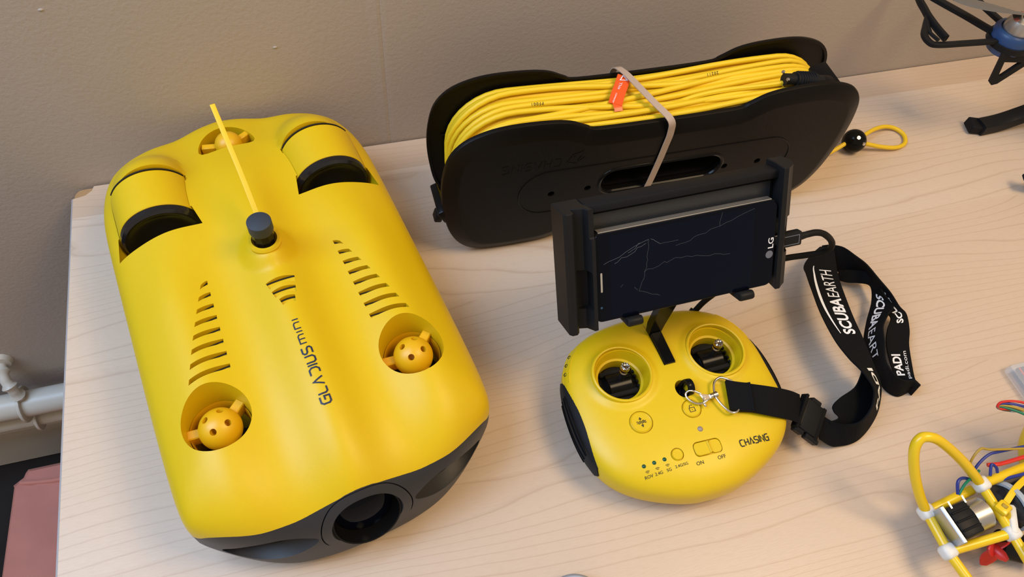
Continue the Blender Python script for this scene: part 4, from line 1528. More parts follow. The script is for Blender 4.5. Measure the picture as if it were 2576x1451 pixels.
mobj('plug_shell', xf(prism(rrect(0.0075, 0.0024, 0.0008, 3), 0, 0.006), PM @ T(PW - 0.0015, 0.0335, -0.0042) @ R(90, 'Y') @ R(90, 'Z')), SILV, usb)
gp = xf(box(0.0190, 0.0112, 0.0068, (0, 0, 0), 0.0014, 2), PM @ T(0.1560, 0.0325, -0.0042))
pl_ = mobj('plug_grip', gp, BLKS, usb, sharp=30)
mobj('plug_mark', xf(stroke([[(-0.0062, -0.0034), (0.0068, -0.0034), (0.0068, 0.0034), (-0.0062, 0.0034)]], 0.0006, lambda u, v, off: (u, v, 0.0)), PM @ T(0.1560, 0.0325, -0.00072)), LGG, pl_, smooth=False, normals=False)
mobj('strain_relief', cyl(0.0030, pw(0.1650, 0.0325, -0.0042), pw(0.1720, 0.0328, -0.0044), 16, r1=0.0024), BLKS, usb)
path = [pw(0.1715, 0.0328, -0.0044), pw(0.180, 0.0325, -0.0048), pw(0.1885, 0.0290, -0.006), Vector((0.3640, 0.2635, 0.1235)), Vector((0.3690, 0.2640, 0.1130)), Vector((0.3660, 0.2660, 0.1045)), Vector((0.3560, 0.2700, 0.0985)), Vector((0.3410, 0.2740, 0.0930)), Vector((0.3250, 0.2760, 0.0850)), Vector((0.3050, 0.2760, 0.0700)), Vector((0.2880, 0.2760, 0.0480)), Vector((0.2790, 0.2735, 0.0350))]
mobj('braided_lead', tube(catmull(path, 6), 0.0025, 10), CABLK, usb)
mobj('controller_plug', cyl(0.0042, (0.2800, 0.2740, 0.0370), (0.2740, 0.2700, 0.0320), 16), BLKS, usb)

# ------------------------------------------------------------------ lanyard
LAN = thing('lanyard', 'black woven lanyard printed SCUBAEARTH clipped to the remote controller', 'lanyard', (0, 0, 0))


def ribbon(name, ed, th=0.0013, per=7, parent=LAN, cols=4, mt=STRAP):
    A = catmull([e[0] for e in ed], per)
    B = catmull([e[1] for e in ed], per)
    n = len(A)
    dist = [0.0]
    for i in range(1, n):
        dist.append(dist[-1] + ((A[i] + B[i]) / 2 - (A[i - 1] + B[i - 1]) / 2).length)
    V, F, UV = [], [], []
    for i in range(n):
        t = ((A[min(i + 1, n - 1)] + B[min(i + 1, n - 1)]) - (A[max(i - 1, 0)] + B[max(i - 1, 0)])).normalized()
        w = (B[i] - A[i])
        nn = t.cross(w).normalized()
        for sgn in (0.5, -0.5):
            for c in range(cols + 1):
                V.append(A[i] + w * (c / cols) + nn * (th * sgn))
                UV.append((dist[i], c / cols * 0.024))
    s = 2 * (cols + 1)
    for i in range(n - 1):
        for c in range(cols):
            F.append((i * s + c, i * s + c + 1, (i + 1) * s + c + 1, (i + 1) * s + c))
            k = cols + 1
            F.append((i * s + k + c, (i + 1) * s + k + c, (i + 1) * s + k + c + 1, i * s + k + c + 1))
        F.append((i * s, (i + 1) * s, (i + 1) * s + cols + 1, i * s + cols + 1))
        F.append((i * s + cols, i * s + 2 * cols + 1, (i + 1) * s + 2 * cols + 1, (i + 1) * s + cols))
    F.append(tuple(list(range(cols + 1)) + list(range(2 * cols + 1, cols, -1))))
    b = (n - 1) * s
    F.append(tuple(list(range(b, b + cols + 1)) + list(range(b + 2 * cols + 1, b + cols, -1))))
    o = mobj(name, (V, F), mt, parent, sharp=50)
    ul = o.data.uv_layers.new(name='UVMap')
    for lp_ in o.data.loops:
        ul.data[lp_.index].uv = UV[lp_.vertex_index]

    def on(u, v, off):
        """u metres along, v 0..1 across from the first edge"""
        u = max(0.0, min(dist[-1], u))
        i = 0
        while i < n - 2 and dist[i + 1] < u:
            i += 1
        f_ = (u - dist[i]) / max(1e-9, dist[i + 1] - dist[i])
        a, b_ = A[i].lerp(A[i + 1], f_), B[i].lerp(B[i + 1], f_)
        t = ((A[i + 1] + B[i + 1]) - (A[i] + B[i])).normalized()
        nn = t.cross(b_ - a).normalized()
        if nn.z < 0:
            nn = -nn
        return a + (b_ - a) * v + nn * (th / 2 + off)
    return o, on, dist[-1]


WEB = [((0.2674, 0.1993, 0.0555), (0.2612, 0.1757, 0.0545)), ((0.2805, 0.1938, 0.0560), (0.2740, 0.1717, 0.0545)), ((0.3020, 0.1869, 0.0530), (0.2948, 0.1644, 0.0500)), ((0.3194, 0.1835, 0.0450), (0.3178, 0.1612, 0.0350)), ((0.3312, 0.1816, 0.0360), (0.3263, 0.1558, 0.0260))]
SEAM = [((0.3411, 0.1730, 0.0280), (0.3438, 0.1495, 0.0120)), ((0.3514, 0.1633, 0.0220), (0.3537, 0.1436, 0.0060)), ((0.3593, 0.1559, 0.0200), (0.3640, 0.1427, 0.0030))]
OUTER = [((0.3568, 0.1579, 0.0200), (0.3605, 0.1432, 0.0030)), ((0.3657, 0.1527, 0.0220), (0.3712, 0.1423, 0.0030)), ((0.3757, 0.1513, 0.0260), (0.3818, 0.1443, 0.0030)), ((0.3864, 0.1575, 0.0300), (0.3947, 0.1507, 0.0040)), ((0.3903, 0.1644, 0.0360), (0.4056, 0.1603, 0.0100)), ((0.3902, 0.1704, 0.0420), (0.4126, 0.1734, 0.0180)), ((0.3883, 0.1808, 0.0440), (0.4112, 0.1810, 0.0260)), ((0.3863, 0.1886, 0.0440), (0.4101, 0.1905, 0.0300)), ((0.3843, 0.1996, 0.0420), (0.4110, 0.2015, 0.0320)), ((0.3829, 0.2184, 0.0400), (0.4106, 0.2162, 0.0360)), ((0.3853, 0.2450, 0.0380), (0.4119, 0.2368, 0.0380)), ((0.3909, 0.2702, 0.0360), (0.4166, 0.2608, 0.0380)), ((0.3958, 0.2879, 0.0340), (0.4216, 0.2762, 0.0360)), ((0.3998, 0.2982, 0.0320), (0.4273, 0.2888, 0.0340)), ((0.4152, 0.3096, 0.0280), (0.4363, 0.3043, 0.0300)), ((0.4327, 0.3196, 0.0220), (0.4473, 0.3183, 0.0220))]
BACK = [((0.4359, 0.3208, 0.0220), (0.4437, 0.3096, 0.0080)), ((0.4415, 0.3174, 0.0260), (0.4483, 0.3006, 0.0060)), ((0.4488, 0.3099, 0.0300), (0.4539, 0.2907, 0.0050)), ((0.4534, 0.2976, 0.0320), (0.4645, 0.2876, 0.0060)), ((0.4585, 0.2864, 0.0320), (0.4693, 0.2828, 0.0080)), ((0.4629, 0.2711, 0.0300), (0.4680, 0.2680, 0.0100)), ((0.4691, 0.2570, 0.0260), (0.4671, 0.2579, 0.0120)), ((0.4728, 0.2444, 0.0220), (0.4637, 0.2455, 0.0120)), ((0.4793, 0.2372, 0.0160), (0.4641, 0.2377, 0.0140)), ((0.4759, 0.2234, 0.0120), (0.4526, 0.2264, 0.0160)), ((0.4680, 0.2098, 0.0100), (0.4446, 0.2130, 0.0140)), ((0.4564, 0.1872, 0.0120), (0.4401, 0.1921, 0.0100)), ((0.4497, 0.1769, 0.0160), (0.4428, 0.1818, 0.0060)), ((0.4473, 0.1718, 0.0120), (0.4434, 0.1739, 0.0020))]
RIGHT = [((0.4442, 0.1740, 0.0220), (0.4495, 0.1730, 0.0010)), ((0.4323, 0.1769, 0.0240), (0.4367, 0.1718, 0.0010)), ((0.4264, 0.1849, 0.0260), (0.4296, 0.1817, 0.0010)), ((0.4260, 0.1961, 0.0270), (0.4300, 0.1998, 0.0040)), ((0.4338, 0.2115, 0.0280), (0.4285, 0.2111, 0.0060)), ((0.4414, 0.2259, 0.0280), (0.4312, 0.2237, 0.0080)), ((0.4536, 0.2362, 0.0270), (0.4432, 0.2408, 0.0100)), ((0.4646, 0.2435, 0.0250), (0.4574, 0.2579, 0.0120)), ((0.4641, 0.2572, 0.0240), (0.4661, 0.2739, 0.0120)), ((0.4667, 0.2804, 0.0220), (0.4584, 0.2806, 0.0100)), ((0.4577, 0.2884, 0.0200), (0.4491, 0.2850, 0.0080)), ((0.4421, 0.2948, 0.0160), (0.4429, 0.2911, 0.0060))]
INNER = [((0.3984, 0.1914, 0.0300), (0.4147, 0.1926, 0.0240)), ((0.3944, 0.1867, 0.0300), (0.4115, 0.1793, 0.0180)), ((0.3837, 0.1781, 0.0300), (0.4062, 0.1694, 0.0140)), ((0.3690, 0.1735, 0.0280), (0.4021, 0.1621, 0.0120)), ((0.3605, 0.1693, 0.0260), (0.3957, 0.1580, 0.0100)), ((0.3597, 0.1647, 0.0240), (0.3859, 0.1542, 0.0100)), ((0.3621, 0.1593, 0.0220), (0.3762, 0.1521, 0.0080)), ((0.3535, 0.1587, 0.0200), (0.3633, 0.1461, 0.0060))]
web, web_on, web_l = ribbon('webbing', WEB)
web2, _, _ = ribbon('webbing', [(a, b) for a, b in WEB[:2]] + [((0.2850, 0.1925, 0.0572), (0.2785, 0.1700, 0.0562))], 0.0030)
ribbon('webbing', SEAM)
out_, out_on, out_l = ribbon('webbing', OUTER)
bck, back_on, back_l = ribbon('webbing', BACK)
rgt, right_on, right_l = ribbon('webbing', RIGHT)
ribbon('webbing', INNER)
ribbon('webbing', [(BACK[-2][0], BACK[-2][1]), ((0.4480, 0.1700, 0.0200), (0.4500, 0.1700, 0.0010)), (RIGHT[0][0], RIGHT[0][1])])


def strap_text(s, on, u0, dirn, v0, hgt, flipv, length, bold=0.0):
    """fit the word to a length along the strap"""
    probe = text_vf(s, 1.0, lambda u, v, off: (u, v, 0), bold=bold)
    w = max(p.x for p in probe[0])
    k = length / w

    def f(u, v, off):
        return on(u0 + dirn * u * k, v0 + (-flipv) * v * hgt, 0.0003)
    return text_vf(s, 1.0, f, bold=bold, cuts=2)


# strap running up beside the phone: the word starts low down, letter tops towards the left edge
tot = out_l
pr = [strap_text('SCUBA', out_on, tot * 0.495, 1, 0.80, 0.52, 1, tot * 0.165, bold=0.03), strap_text('EARTH', out_on, tot * 0.662, 1, 0.80, 0.52, 1, tot * 0.142)]
sw_ = [[(tot * (0.50 + 0.325 * k / 14), 0.22 - 0.10 * math.sin(math.pi * k / 14) ** 1.0 + 0.03) for k in range(15)]]
mobj('strap_print', merge(*pr), WHITE, out_, smooth=False, normals=False, label='white SCUBAEARTH print')
V, F = [], []
for k in range(30):
    t = k / 29
    u = tot * (0.50 + 0.325 * t)
    v = 0.30 - 0.12 * math.sin(math.pi * t)
    wv = 0.012 + 0.030 * math.sin(math.pi * t)
    V += [out_on(u, v - wv, 0.0003), out_on(u, v + wv, 0.0003)]
    if k:
        F.append((2 * k - 2, 2 * k - 1, 2 * k + 1, 2 * k))
mobj('strap_print', (V, F), WHITE, out_, smooth=False, normals=False)
pr = [strap_text('PADI', out_on, tot * 0.20, 1, 0.72, 0.42, 1, tot * 0.15, bold=0.03)]
mobj('strap_print', merge(*pr), WHITE, out_, smooth=False, normals=False)
tot = right_l
pr = [strap_text('SCUBA', right_on, tot * 0.71, -1, 0.74, 0.52, 1, tot * 0.24, bold=0.03), strap_text('EARTH', right_on, tot * 0.465, -1, 0.74, 0.52, 1, tot * 0.24)]
mobj('strap_print', merge(*pr), WHITE, rgt, smooth=False, normals=False, label='white SCUBAEARTH print')
tot = back_l
mobj('strap_print', strap_text('PADI', back_on, tot * 0.925, -1, 0.50, 0.55, -1, tot * 0.13, bold=0.03), WHITE, bck, smooth=False, normals=False, label='white PADI print')
mobj('strap_print', strap_text('padi.com', back_on, tot * 0.945, -1, 0.20, 0.26, -1, tot * 0.17), WHITE, bck, smooth=False, normals=False, label='white padi.com print')
mobj('strap_print', strap_text('SCUBA', back_on, tot * 0.60, -1, 0.30, 0.5, -1, tot * 0.20, bold=0.03), WHITE, bck, smooth=False, normals=False)
# buckle
bx_ = Vector((0.0150, -0.0110, -0.0100)).normalized()
by_ = Vector((0.0040, 0.0260, 0.0120)).normalized()
bz_ = bx_.cross(by_).normalized()
by_ = bz_.cross(bx_)
BM = Matrix.Identity(4)
for i in range(3):
    BM[i][0], BM[i][1], BM[i][2], BM[i][3] = bx_[i], by_[i], bz_[i], (0.3340, 0.1655, 0.0275)[i]
bk = mobj('buckle', xf(box(0.0180, 0.0265, 0.0062, (0, 0, 0), 0.0014, 2), BM @ T(0.002, 0, 0)), BLKS, LAN, sharp=30, label='black plastic side-release buckle')
mobj('buckle_bar', xf(box(0.0030, 0.0300, 0.0072, (0, 0, 0), 0.0008, 1), BM @ T(-0.0090, 0, 0.0006)), BLK, bk, sharp=30)
mobj('buckle_bar', xf(box(0.0040, 0.0290, 0.0066, (0, 0, 0), 0.0008, 1), BM @ T(0.0125, -0.0005, 0)), BLK, bk, sharp=30)
for yy, ll, xx in ((-0.0150, 0.0095, -0.0045), (-0.0150, 0.0140, 0.0100), (0.0145, 0.010, 0.003)):
    mobj('buckle_prong', xf(box(ll, 0.0040, 0.0060, (0, 0, 0), 0.0008, 1), BM @ T(xx, yy, -0.0004)), BLKS, bk, sharp=30)
# swivel hook and D-ring (controller frame turned into the room)


def cw(x, y, z):
    return CM @ Vector((x, y, z))


dr = catmull([cw(0.0390, -0.0300, 0.0556), cw(0.0345, -0.0272, 0.0568), cw(0.0300, -0.0252, 0.0572), cw(0.0240, -0.0280, 0.0568), cw(0.0205, -0.0370, 0.0562), cw(0.0215, -0.0450, 0.0562), cw(0.0250, -0.0525, 0.0562), cw(0.0290, -0.0545, 0.0562), cw(0.0330, -0.0530, 0.0552)], 6)
drg = mobj('d_ring', tube(dr, 0.00095, 10), CHROME, LAN, label='nickel D-ring')
hk = catmull([cw(0.0100, -0.0335, 0.0568), cw(0.0050, -0.0300, 0.0575), cw(0.0022, -0.0285, 0.0560), cw(-0.0005, -0.0300, 0.0545), cw(0.0002, -0.0345, 0.0540), cw(0.0040, -0.0390, 0.0545), cw(0.0090, -0.0405, 0.0555), cw(0.0155, -0.0385, 0.0562)], 6)
hook = mobj('swivel_hook', tube(hk, 0.00085, 10), CHROME, LAN, label='nickel swivel hook')
pl4 = [(0.0085, -0.0328), (0.0160, -0.0358), (0.0160, -0.0392), (0.0090, -0.0405), (0.0098, -0.0375), (0.0092, -0.0350)]
mobj('hook_body', xf(prism(pl4, 0.0550, 0.0572, 0.0005, 1), CM), CHROME, hook, sharp=30)
mobj('hook_pivot', xf(lathe([(0.0005, 0), (0.0013, 0), (0.0013, 0.0008), (0.0006, 0.0008)], 14, closed=True), CM @ T(0.0112, -0.0370, 0.0570)), CHROME, hook)
mobj('hook_lever', xf(box(0.0020, 0.0040, 0.0014, (0, 0, 0), 0.0005, 1), CM @ T(0.0098, -0.0420, 0.0555)), CHROME, hook)
mobj('swivel', merge(cyl(0.0021, cw(0.0158, -0.0374, 0.0562), cw(0.0182, -0.0372, 0.0562), 18), cyl(0.0024, cw(0.0188, -0.0372, 0.0562), cw(0.0222, -0.0370, 0.0563), 18)), CHROME, hook)

# ------------------------------------------------------------------ quadcopter at the table's far end
QC = thing('quadcopter', 'black quadcopter with propeller guards and a blue motor mount', 'drone', (0, 0, 0))
ZG = 0.13
MC = Vector((0.6640, 0.4460, 0.0))
gd = catmull([(0.6130, 0.5420, ZG), (0.6029, 0.5145, ZG), (0.5997, 0.5010, ZG), (0.5969, 0.4889, ZG), (0.5950, 0.4708, ZG), (0.5949, 0.4558, ZG)], 6)
guard = mobj('propeller_guard', tube(gd, 0.002, 12, flat=(0.0022, 0.0034)), BLKS, QC, label='black propeller guard arc')
hkp = catmull([(0.5975, 0.4900, ZG - 0.001), (0.5895, 0.4800, ZG - 0.003), (0.5815, 0.4690, ZG - 0.004), (0.5800, 0.4580, ZG - 0.004), (0.5850, 0.4520, ZG - 0.003), (0.6130, 0.4480, ZG - 0.002), (0.6480, 0.4440, ZG - 0.001), (0.6600, 0.4440, ZG - 0.001)], 6)
mobj('guard_strut', tube(hkp, 0.002, 12, flat=(0.0030, 0.0022)), BLKS, guard)
mobj('guard_web', tube(catmull([(0.5935, 0.4850, ZG - 0.002), (0.5880, 0.4720, ZG - 0.003), (0.5895, 0.4580, ZG - 0.003)], 5), [0.0026] * 6 + [0.0018] * 5, 8), BLKS, guard)
st2 = catmull([(0.6150, 0.5270, ZG), (0.6220, 0.5113, ZG), (0.6368, 0.4832, ZG), (0.6505, 0.4560, ZG), (0.6620, 0.4500, ZG)], 6)
mobj('guard_strut', tube(st2, 0.002, 12, flat=(0.0034, 0.0026)), BLKS, guard)
st3 = catmull([(0.6640, 0.5270, ZG), (0.6650, 0.5000, ZG), (0.6680, 0.4700, ZG), (0.6700, 0.4600, ZG)], 5)
mobj('guard_strut', tube(st3, 0.002, 12, flat=(0.0030, 0.0024)), BLKS, guard)
mobj('guard_collar', lathe([(0.0180, ZG - 0.0075), (0.0212, ZG - 0.0065), (0.0212, ZG - 0.0010), (0.0180, ZG - 0.0005)], 40, Matrix.Translation(MC), closed=True), BLKS, QC)
mobj('motor_mount', lathe([(0, ZG - 0.014), (0.0165, ZG - 0.014), (0.0192, ZG - 0.006), (0.0196, ZG + 0.006), (0.0180, ZG + 0.0085), (0.0150, ZG + 0.0090), (0.0140, ZG + 0.006), (0, ZG + 0.006)], 44, Matrix.Translation(MC)), BLUEP, QC, label='blue round motor mount')
mb = mobj('motor_bell', lathe([(0, ZG + 0.004), (0.0138, ZG + 0.004), (0.0138, ZG + 0.014), (0.0115, ZG + 0.0205), (0.0070, ZG + 0.0225), (0, ZG + 0.0225)], 36, Matrix.Translation(MC)), STEEL, QC, label='silver motor bell')
for k in range(6):
    a = 2 * math.pi * k / 6
    mobj('coil_slot', xf(box(0.0040, 0.0050, 0.0012, (0, 0, 0), 0.0004, 1), Matrix.Translation(MC + Vector((0.0098 * math.cos(a), 0.0098 * math.sin(a), ZG + 0.0208))) @ Matrix.Rotation(a, 4, 'Z') @ R(22, 'Y')), mat('copper_coil', (0.30, 0.08, 0.05), 0.4), mb)
mobj('motor_shaft', lathe([(0, ZG + 0.022), (0.0030, ZG + 0.022), (0.0030, ZG + 0.028), (0.0022, ZG + 0.0305), (0, ZG + 0.0305)], 16, Matrix.Translation(MC)), CHROME, QC)
# propeller: two twisted blades
for sg in (0, 180):
    V, F = [], []
    nb_, nc = 14, 6
    for i in range(nb_ + 1):
        t = i / nb_
        r = 0.004 + 0.066 * t
        ch_ = 0.008 + 0.0190 * math.sin(math.pi * min(1, t * 0.92 + 0.08)) ** 0.7
        tw = math.radians(24 - 17 * t)
        for top in (0, 1):
            for j in range(nc + 1):
                u = (j / nc - 0.45) * ch_
                zz = (0.0006 if top else -0.0006) * (1 - (2 * j / nc - 1) ** 2) + 0.0
                V.append(Vector((r, u * math.cos(tw), zz + u * math.sin(tw))))
    s = 2 * (nc + 1)
    for i in range(nb_):
        for j in range(nc):
            F.append((i * s + j, i * s + j + 1, (i + 1) * s + j + 1, (i + 1) * s + j))
            F.append((i * s + nc + 1 + j, (i + 1) * s + nc + 1 + j, (i + 1) * s + nc + 2 + j, i * s + nc + 2 + j))
        F.append((i * s, (i + 1) * s, (i + 1) * s + nc + 1, i * s + nc + 1))
        F.append((i * s + nc, i * s + s - 1, (i + 1) * s + s - 1, (i + 1) * s + nc))
    mobj('propeller_blade', xf((V, F), Matrix.Translation(MC + Vector((0, 0, ZG + 0.0250))) @ R(150 + sg, 'Z')), GREYP, QC, label='grey propeller blade')
# triangular foot under the motor
fo = [(0.0, 0.0), (0.0085, -0.0355), (0.0130, -0.0390), (0.0180, -0.0370), (0.0420, 0.0)]
fi = [(0.0080, -0.010), (0.0125, -0.027), (0.0160, -0.0275), (0.0265, -0.010)]
ft = mobj('guard_foot', xf(prism(fo, -0.0018, 0.0018, 0.0004, 1), T(0.6480, 0.4330, ZG - 0.006) @ R(-12, 'Z') @ R(90, 'X')), BLKS, QC, sharp=30)
boolean(ft, xf(prism(fi, -0.01, 0.01), T(0.6480, 0.4330, ZG - 0.006) @ R(-12, 'Z') @ R(90, 'X')))
# arm, body and landing legs
mobj('arm', tube(catmull([(0.680, 0.4400, ZG - 0.004), (0.74, 0.415, ZG - 0.004), (0.80, 0.39, ZG + 0.002)], 5), 0.008, 14), BLUEP, QC)
mobj('fuselage', xf(box(0.16, 0.10, 0.050, (0, 0, 0), 0.018, 4), T(0.875, 0.36, ZG + 0.005) @ R(-25, 'Z')), BLUEP, QC)
leg = [(0.7090, 0.4405, 0.0075), (0.7350, 0.4410, 0.0090), (0.7600, 0.4390, 0.0190), (0.80, 0.425, 0.055), (0.845, 0.395, 0.110)]
l1 = mobj('landing_leg', tube(catmull(leg, 5), 0.003, 12, flat=(0.0085, 0.0070)), BLKS, QC, label='black landing leg')
mobj('leg_shoe', xf(box(0.014, 0.0170, 0.0105, (0, 0, 0), 0.0014, 1), T(0.7055, 0.4445, 0.0064) @ R(-14, 'Z') @ R(6, 'Y')), BLKM, l1, sharp=30)
leg = [(0.7000, 0.3555, 0.0200), (0.7200, 0.3480, 0.0110), (0.76, 0.340, 0.0120), (0.80, 0.335, 0.05), (0.845, 0.335, 0.105)]
mobj('landing_leg', tube(catmull(leg, 5), 0.003, 12, flat=(0.0060, 0.0045)), BLKS, QC)

# ------------------------------------------------------------------ home-made frame submarine
SUB = thing('model_submarine', 'home-made submersible frame of yellow tubes with motors and coloured wires', 'submersible', (0, 0, 0))
J1 = Vector((0.3840, 0.0730, 0.030))
J2 = Vector((0.3832, 0.0434, 0.030))
J3 = Vector((0.4264, 0.0785, 0.045))
J4 = Vector((0.4307, 0.0420, 0.040))
TR = 0.0036


def pipe(*p, per=1, r=TR):
    return tube(catmull(p, per) if per > 1 else p, r, 14)


mobj('frame_tube', pipe(J1, J2), YTUB, SUB)
mobj('frame_tube', pipe(J1 + Vector((0, 0, -0.002)), J1.lerp(J3, 0.5) + Vector((0, 0, -0.006)), J3 + Vector((0, 0, -0.012)), per=4), YTUB, SUB)
mobj('frame_tube', pipe(J2, J4), YTUB, SUB)
mobj('frame_tube', pipe(J3, J4), YTUB, SUB)
mobj('frame_tube', pipe(J3, Vector((0.4679, 0.0817, 0.045)), Vector((0.53, 0.085, 0.045))), YTUB, SUB)
mobj('frame_tube', pipe(J2, Vector((0.3860, 0.0245, 0.030)), Vector((0.392, -0.03, 0.030))), YTUB, SUB)
mobj('frame_tube', pipe(J4, Vector((0.4300, 0.0245, 0.040)), Vector((0.434, -0.03, 0.034))), YTUB, SUB)
mobj('frame_tube', pipe(Vector((0.392, -0.03, 0.030)), Vector((0.434, -0.03, 0.034)), Vector((0.53, -0.03, 0.034))), YTUB, SUB)
mobj('frame_tube', pipe(Vector((0.4150, 0.0060, 0.0040)), Vector((0.44, 0.0085, 0.0040)), Vector((0.50, 0.0120, 0.0040))), YTUB, SUB)
lp = catmull([J1, (0.3760, 0.0830, 0.044), (0.3690, 0.0960, 0.062), (0.3664, 0.1075, 0.078), (0.3705, 0.1125, 0.086), (0.3800, 0.1100, 0.086), (0.3920, 0.1035, 0.078), (0.4060, 0.0945, 0.066), (0.4170, 0.0860, 0.055), J3], 6)
mobj('loop_tube', tube(lp, 0.0037, 14), YTUB, SUB)
big = catmull([(0.508, 0.088, 0.009), (0.5020, 0.100, 0.028), (0.5000, 0.108, 0.052), (0.5060, 0.110, 0.075), (0.528, 0.106, 0.090), (0.56, 0.098, 0.090), (0.582, 0.09, 0.060), (0.588, 0.086, 0.0095)], 6)
mobj('loop_tube', tube(big, 0.0085, 16), YTUB, SUB)
for p in (J1, J2, J3, J4):
    js_ = mobj('tube_joint', xf(box(0.0108, 0.0108, 0.0104, (0, 0, 0), 0.0032, 3), Matrix.Translation(p) @ R(8, 'Z')), WHITEP, SUB, label='white nylon tube joint')
    if p is J4:
        mobj('joint_spur', xf(box(0.006, 0.022, 0.008, (0, 0, 0), 0.002, 2), Matrix.Translation(p + Vector((0.004, 0.008, 0.002))) @ R(-30, 'Z')), WHITEP, js_)
# posts down to the table
for p in (Vector((0.50, 0.0830, 0.045)), Vector((0.50, -0.03, 0.034)), Vector((0.398, -0.03, 0.030))):
    mobj('frame_leg', tube([p, Vector((p.x, p.y, 0.0002))], 0.0034, 12), YTUB, SUB)
# rear left motor: black finned body with steel end
mc0, mc1 = Vector((0.3905, 0.0580, 0.0345)), Vector((0.4125, 0.0600, 0.0370))
dx = (mc1 - mc0).normalized()
MM = Matrix.Translation(mc0) @ dx.to_track_quat('X', 'Z').to_matrix().to_4x4()
mot = mobj('motor_body', xf(box(0.0170, 0.0240, 0.0240, (0.0085, 0, 0), 0.0022, 2), MM), BLKS, SUB, sharp=30, label='black motor housing')
mobj('motor_plate', xf(box(0.0032, 0.0280, 0.0250, (-0.0022, 0, 0), 0.0006, 1), MM), STEEL, mot, sharp=30)
mobj('motor_can', xf(lathe([(0, 0), (0.0118, 0), (0.0118, 0.0130), (0.0105, 0.0140), (0, 0.0140)], 30), MM @ T(0.0170, 0, 0) @ R(90, 'Y')), STEEL, mot)
for k in (-1, 0, 1):
    mobj('motor_fin', xf(box(0.0150, 0.0016, 0.0020, (0.0085, k * 0.0065, 0.0124), 0.0005, 1), MM), BLKM, mot)
for k in (-1, 1):
    mobj('terminal', xf(box(0.0016, 0.0055, 0.0005, (0.010 + k * 0.0060, 0.0140, 0.0105), 0.0002, 1), MM @ R(8, 'X')), CHROME, mot)
# big dark motor on the right with a pale strap
m0, m1 = Vector((0.4400, 0.0600, 0.0330)), Vector((0.4900, 0.0650, 0.0330))
q_ = Matrix.Translation(m0) @ (m1 - m0).to_track_quat('Z', 'Y').to_matrix().to_4x4()
bgm = mobj('main_motor', xf(lathe([(0, 0), (0.0120, 0), (0.0165, 0.003), (0.0165, 0.05), (0, 0.05)], 36), q_), mat('dark_blue_motor', (0.010, 0.014, 0.020), 0.25), SUB, label='dark motor cylinder')
mobj('motor_strap', xf(lathe([(0.0168, 0.004), (0.0190, 0.004), (0.0190, 0.0080), (0.0168, 0.0080)], 36, closed=True), q_), LBLUE, bgm, label='pale grey motor strap')
# cable ties
for c, rz in ((Vector((0.4290, 0.0580, 0.0455)), 20), (Vector((0.4330, 0.0270, 0.0430)), 15)):
    TMx = Matrix.Translation(c) @ R(rz, 'Z') @ R(-10, 'X')
    tb = mobj('cable_tie', xf(box(0.0100, 0.0092, 0.0046, (0, 0, 0.003), 0.0015, 2), TMx), YTUB, SUB, sharp=30, label='yellow cable tie head')
    mobj('tie_pawl', xf(box(0.0034, 0.0042, 0.0014, (0.0006, 0, 0.0054), 0.0006, 1), TMx), WYEL, tb)
    ringp = [(TMx @ Vector((0.0, 0.0056 * math.cos(a), -0.002 + 0.0056 * math.sin(a)))) for a in [2 * math.pi * k / 20 for k in range(20)]]
    mobj('tie_band', tube(ringp, 0.001, 10, closed=True, flat=(0.0022, 0.0007)), YTUB, tb)
    mobj('tie_tail', tube(catmull([TMx @ Vector((0.005, 0.001, 0.004)), TMx @ Vector((0.020, 0.003, 0.005)), TMx @ Vector((0.040, 0.003, 0.002))], 5), 0.001, 10, flat=(0.0024, 0.0007)), YTUB, tb)
# red propeller under the frame
prc = Vector((0.4265, 0.0362, 0.0200))
mobj('propeller_hub', xf(lathe([(0, -0.004), (0.0035, -0.004), (0.0042, 0.0), (0.0038, 0.006), (0.0018, 0.0100), (0, 0.0105)], 20), Matrix.Translation(prc) @ R(70, 'X') @ R(10, 'Y')), RED, SUB, label='red propeller hub')
for k in range(3):
    V, F = [], []
    for i in range(9):
        t = i / 8
        r = 0.002 + 0.0150 * t
        w_ = 0.0016 + 0.0042 * math.sin(math.pi * min(1, 0.15 + 0.8 * t))
        tw = math.radians(38 - 15 * t)
        for sg, th_ in ((-1, 0.0006), (1, 0.0006), (1, -0.0006), (-1, -0.0006)):
            V.append(Vector((r, sg * w_ * math.cos(tw), sg * w_ * math.sin(tw) + th_)))
    for i in range(8):
        for c in range(4):
            l = (c + 1) % 4
            F.append((4 * i + c, 4 * i + l, 4 * i + 4 + l, 4 * i + 4 + c))
    F += [(0, 1, 2, 3), (35, 34, 33, 32)]
    mobj('propeller_blade', xf((V, F), Matrix.Translation(prc) @ R(70, 'X') @ R(10, 'Y') @ R(15 + 120 * k, 'Z')), RED, SUB)
mobj('thruster_motor', cyl(0.0105, (0.4360, 0.0400, 0.0150), (0.462, 0.0260, 0.0150), 24), BLKS, SUB)
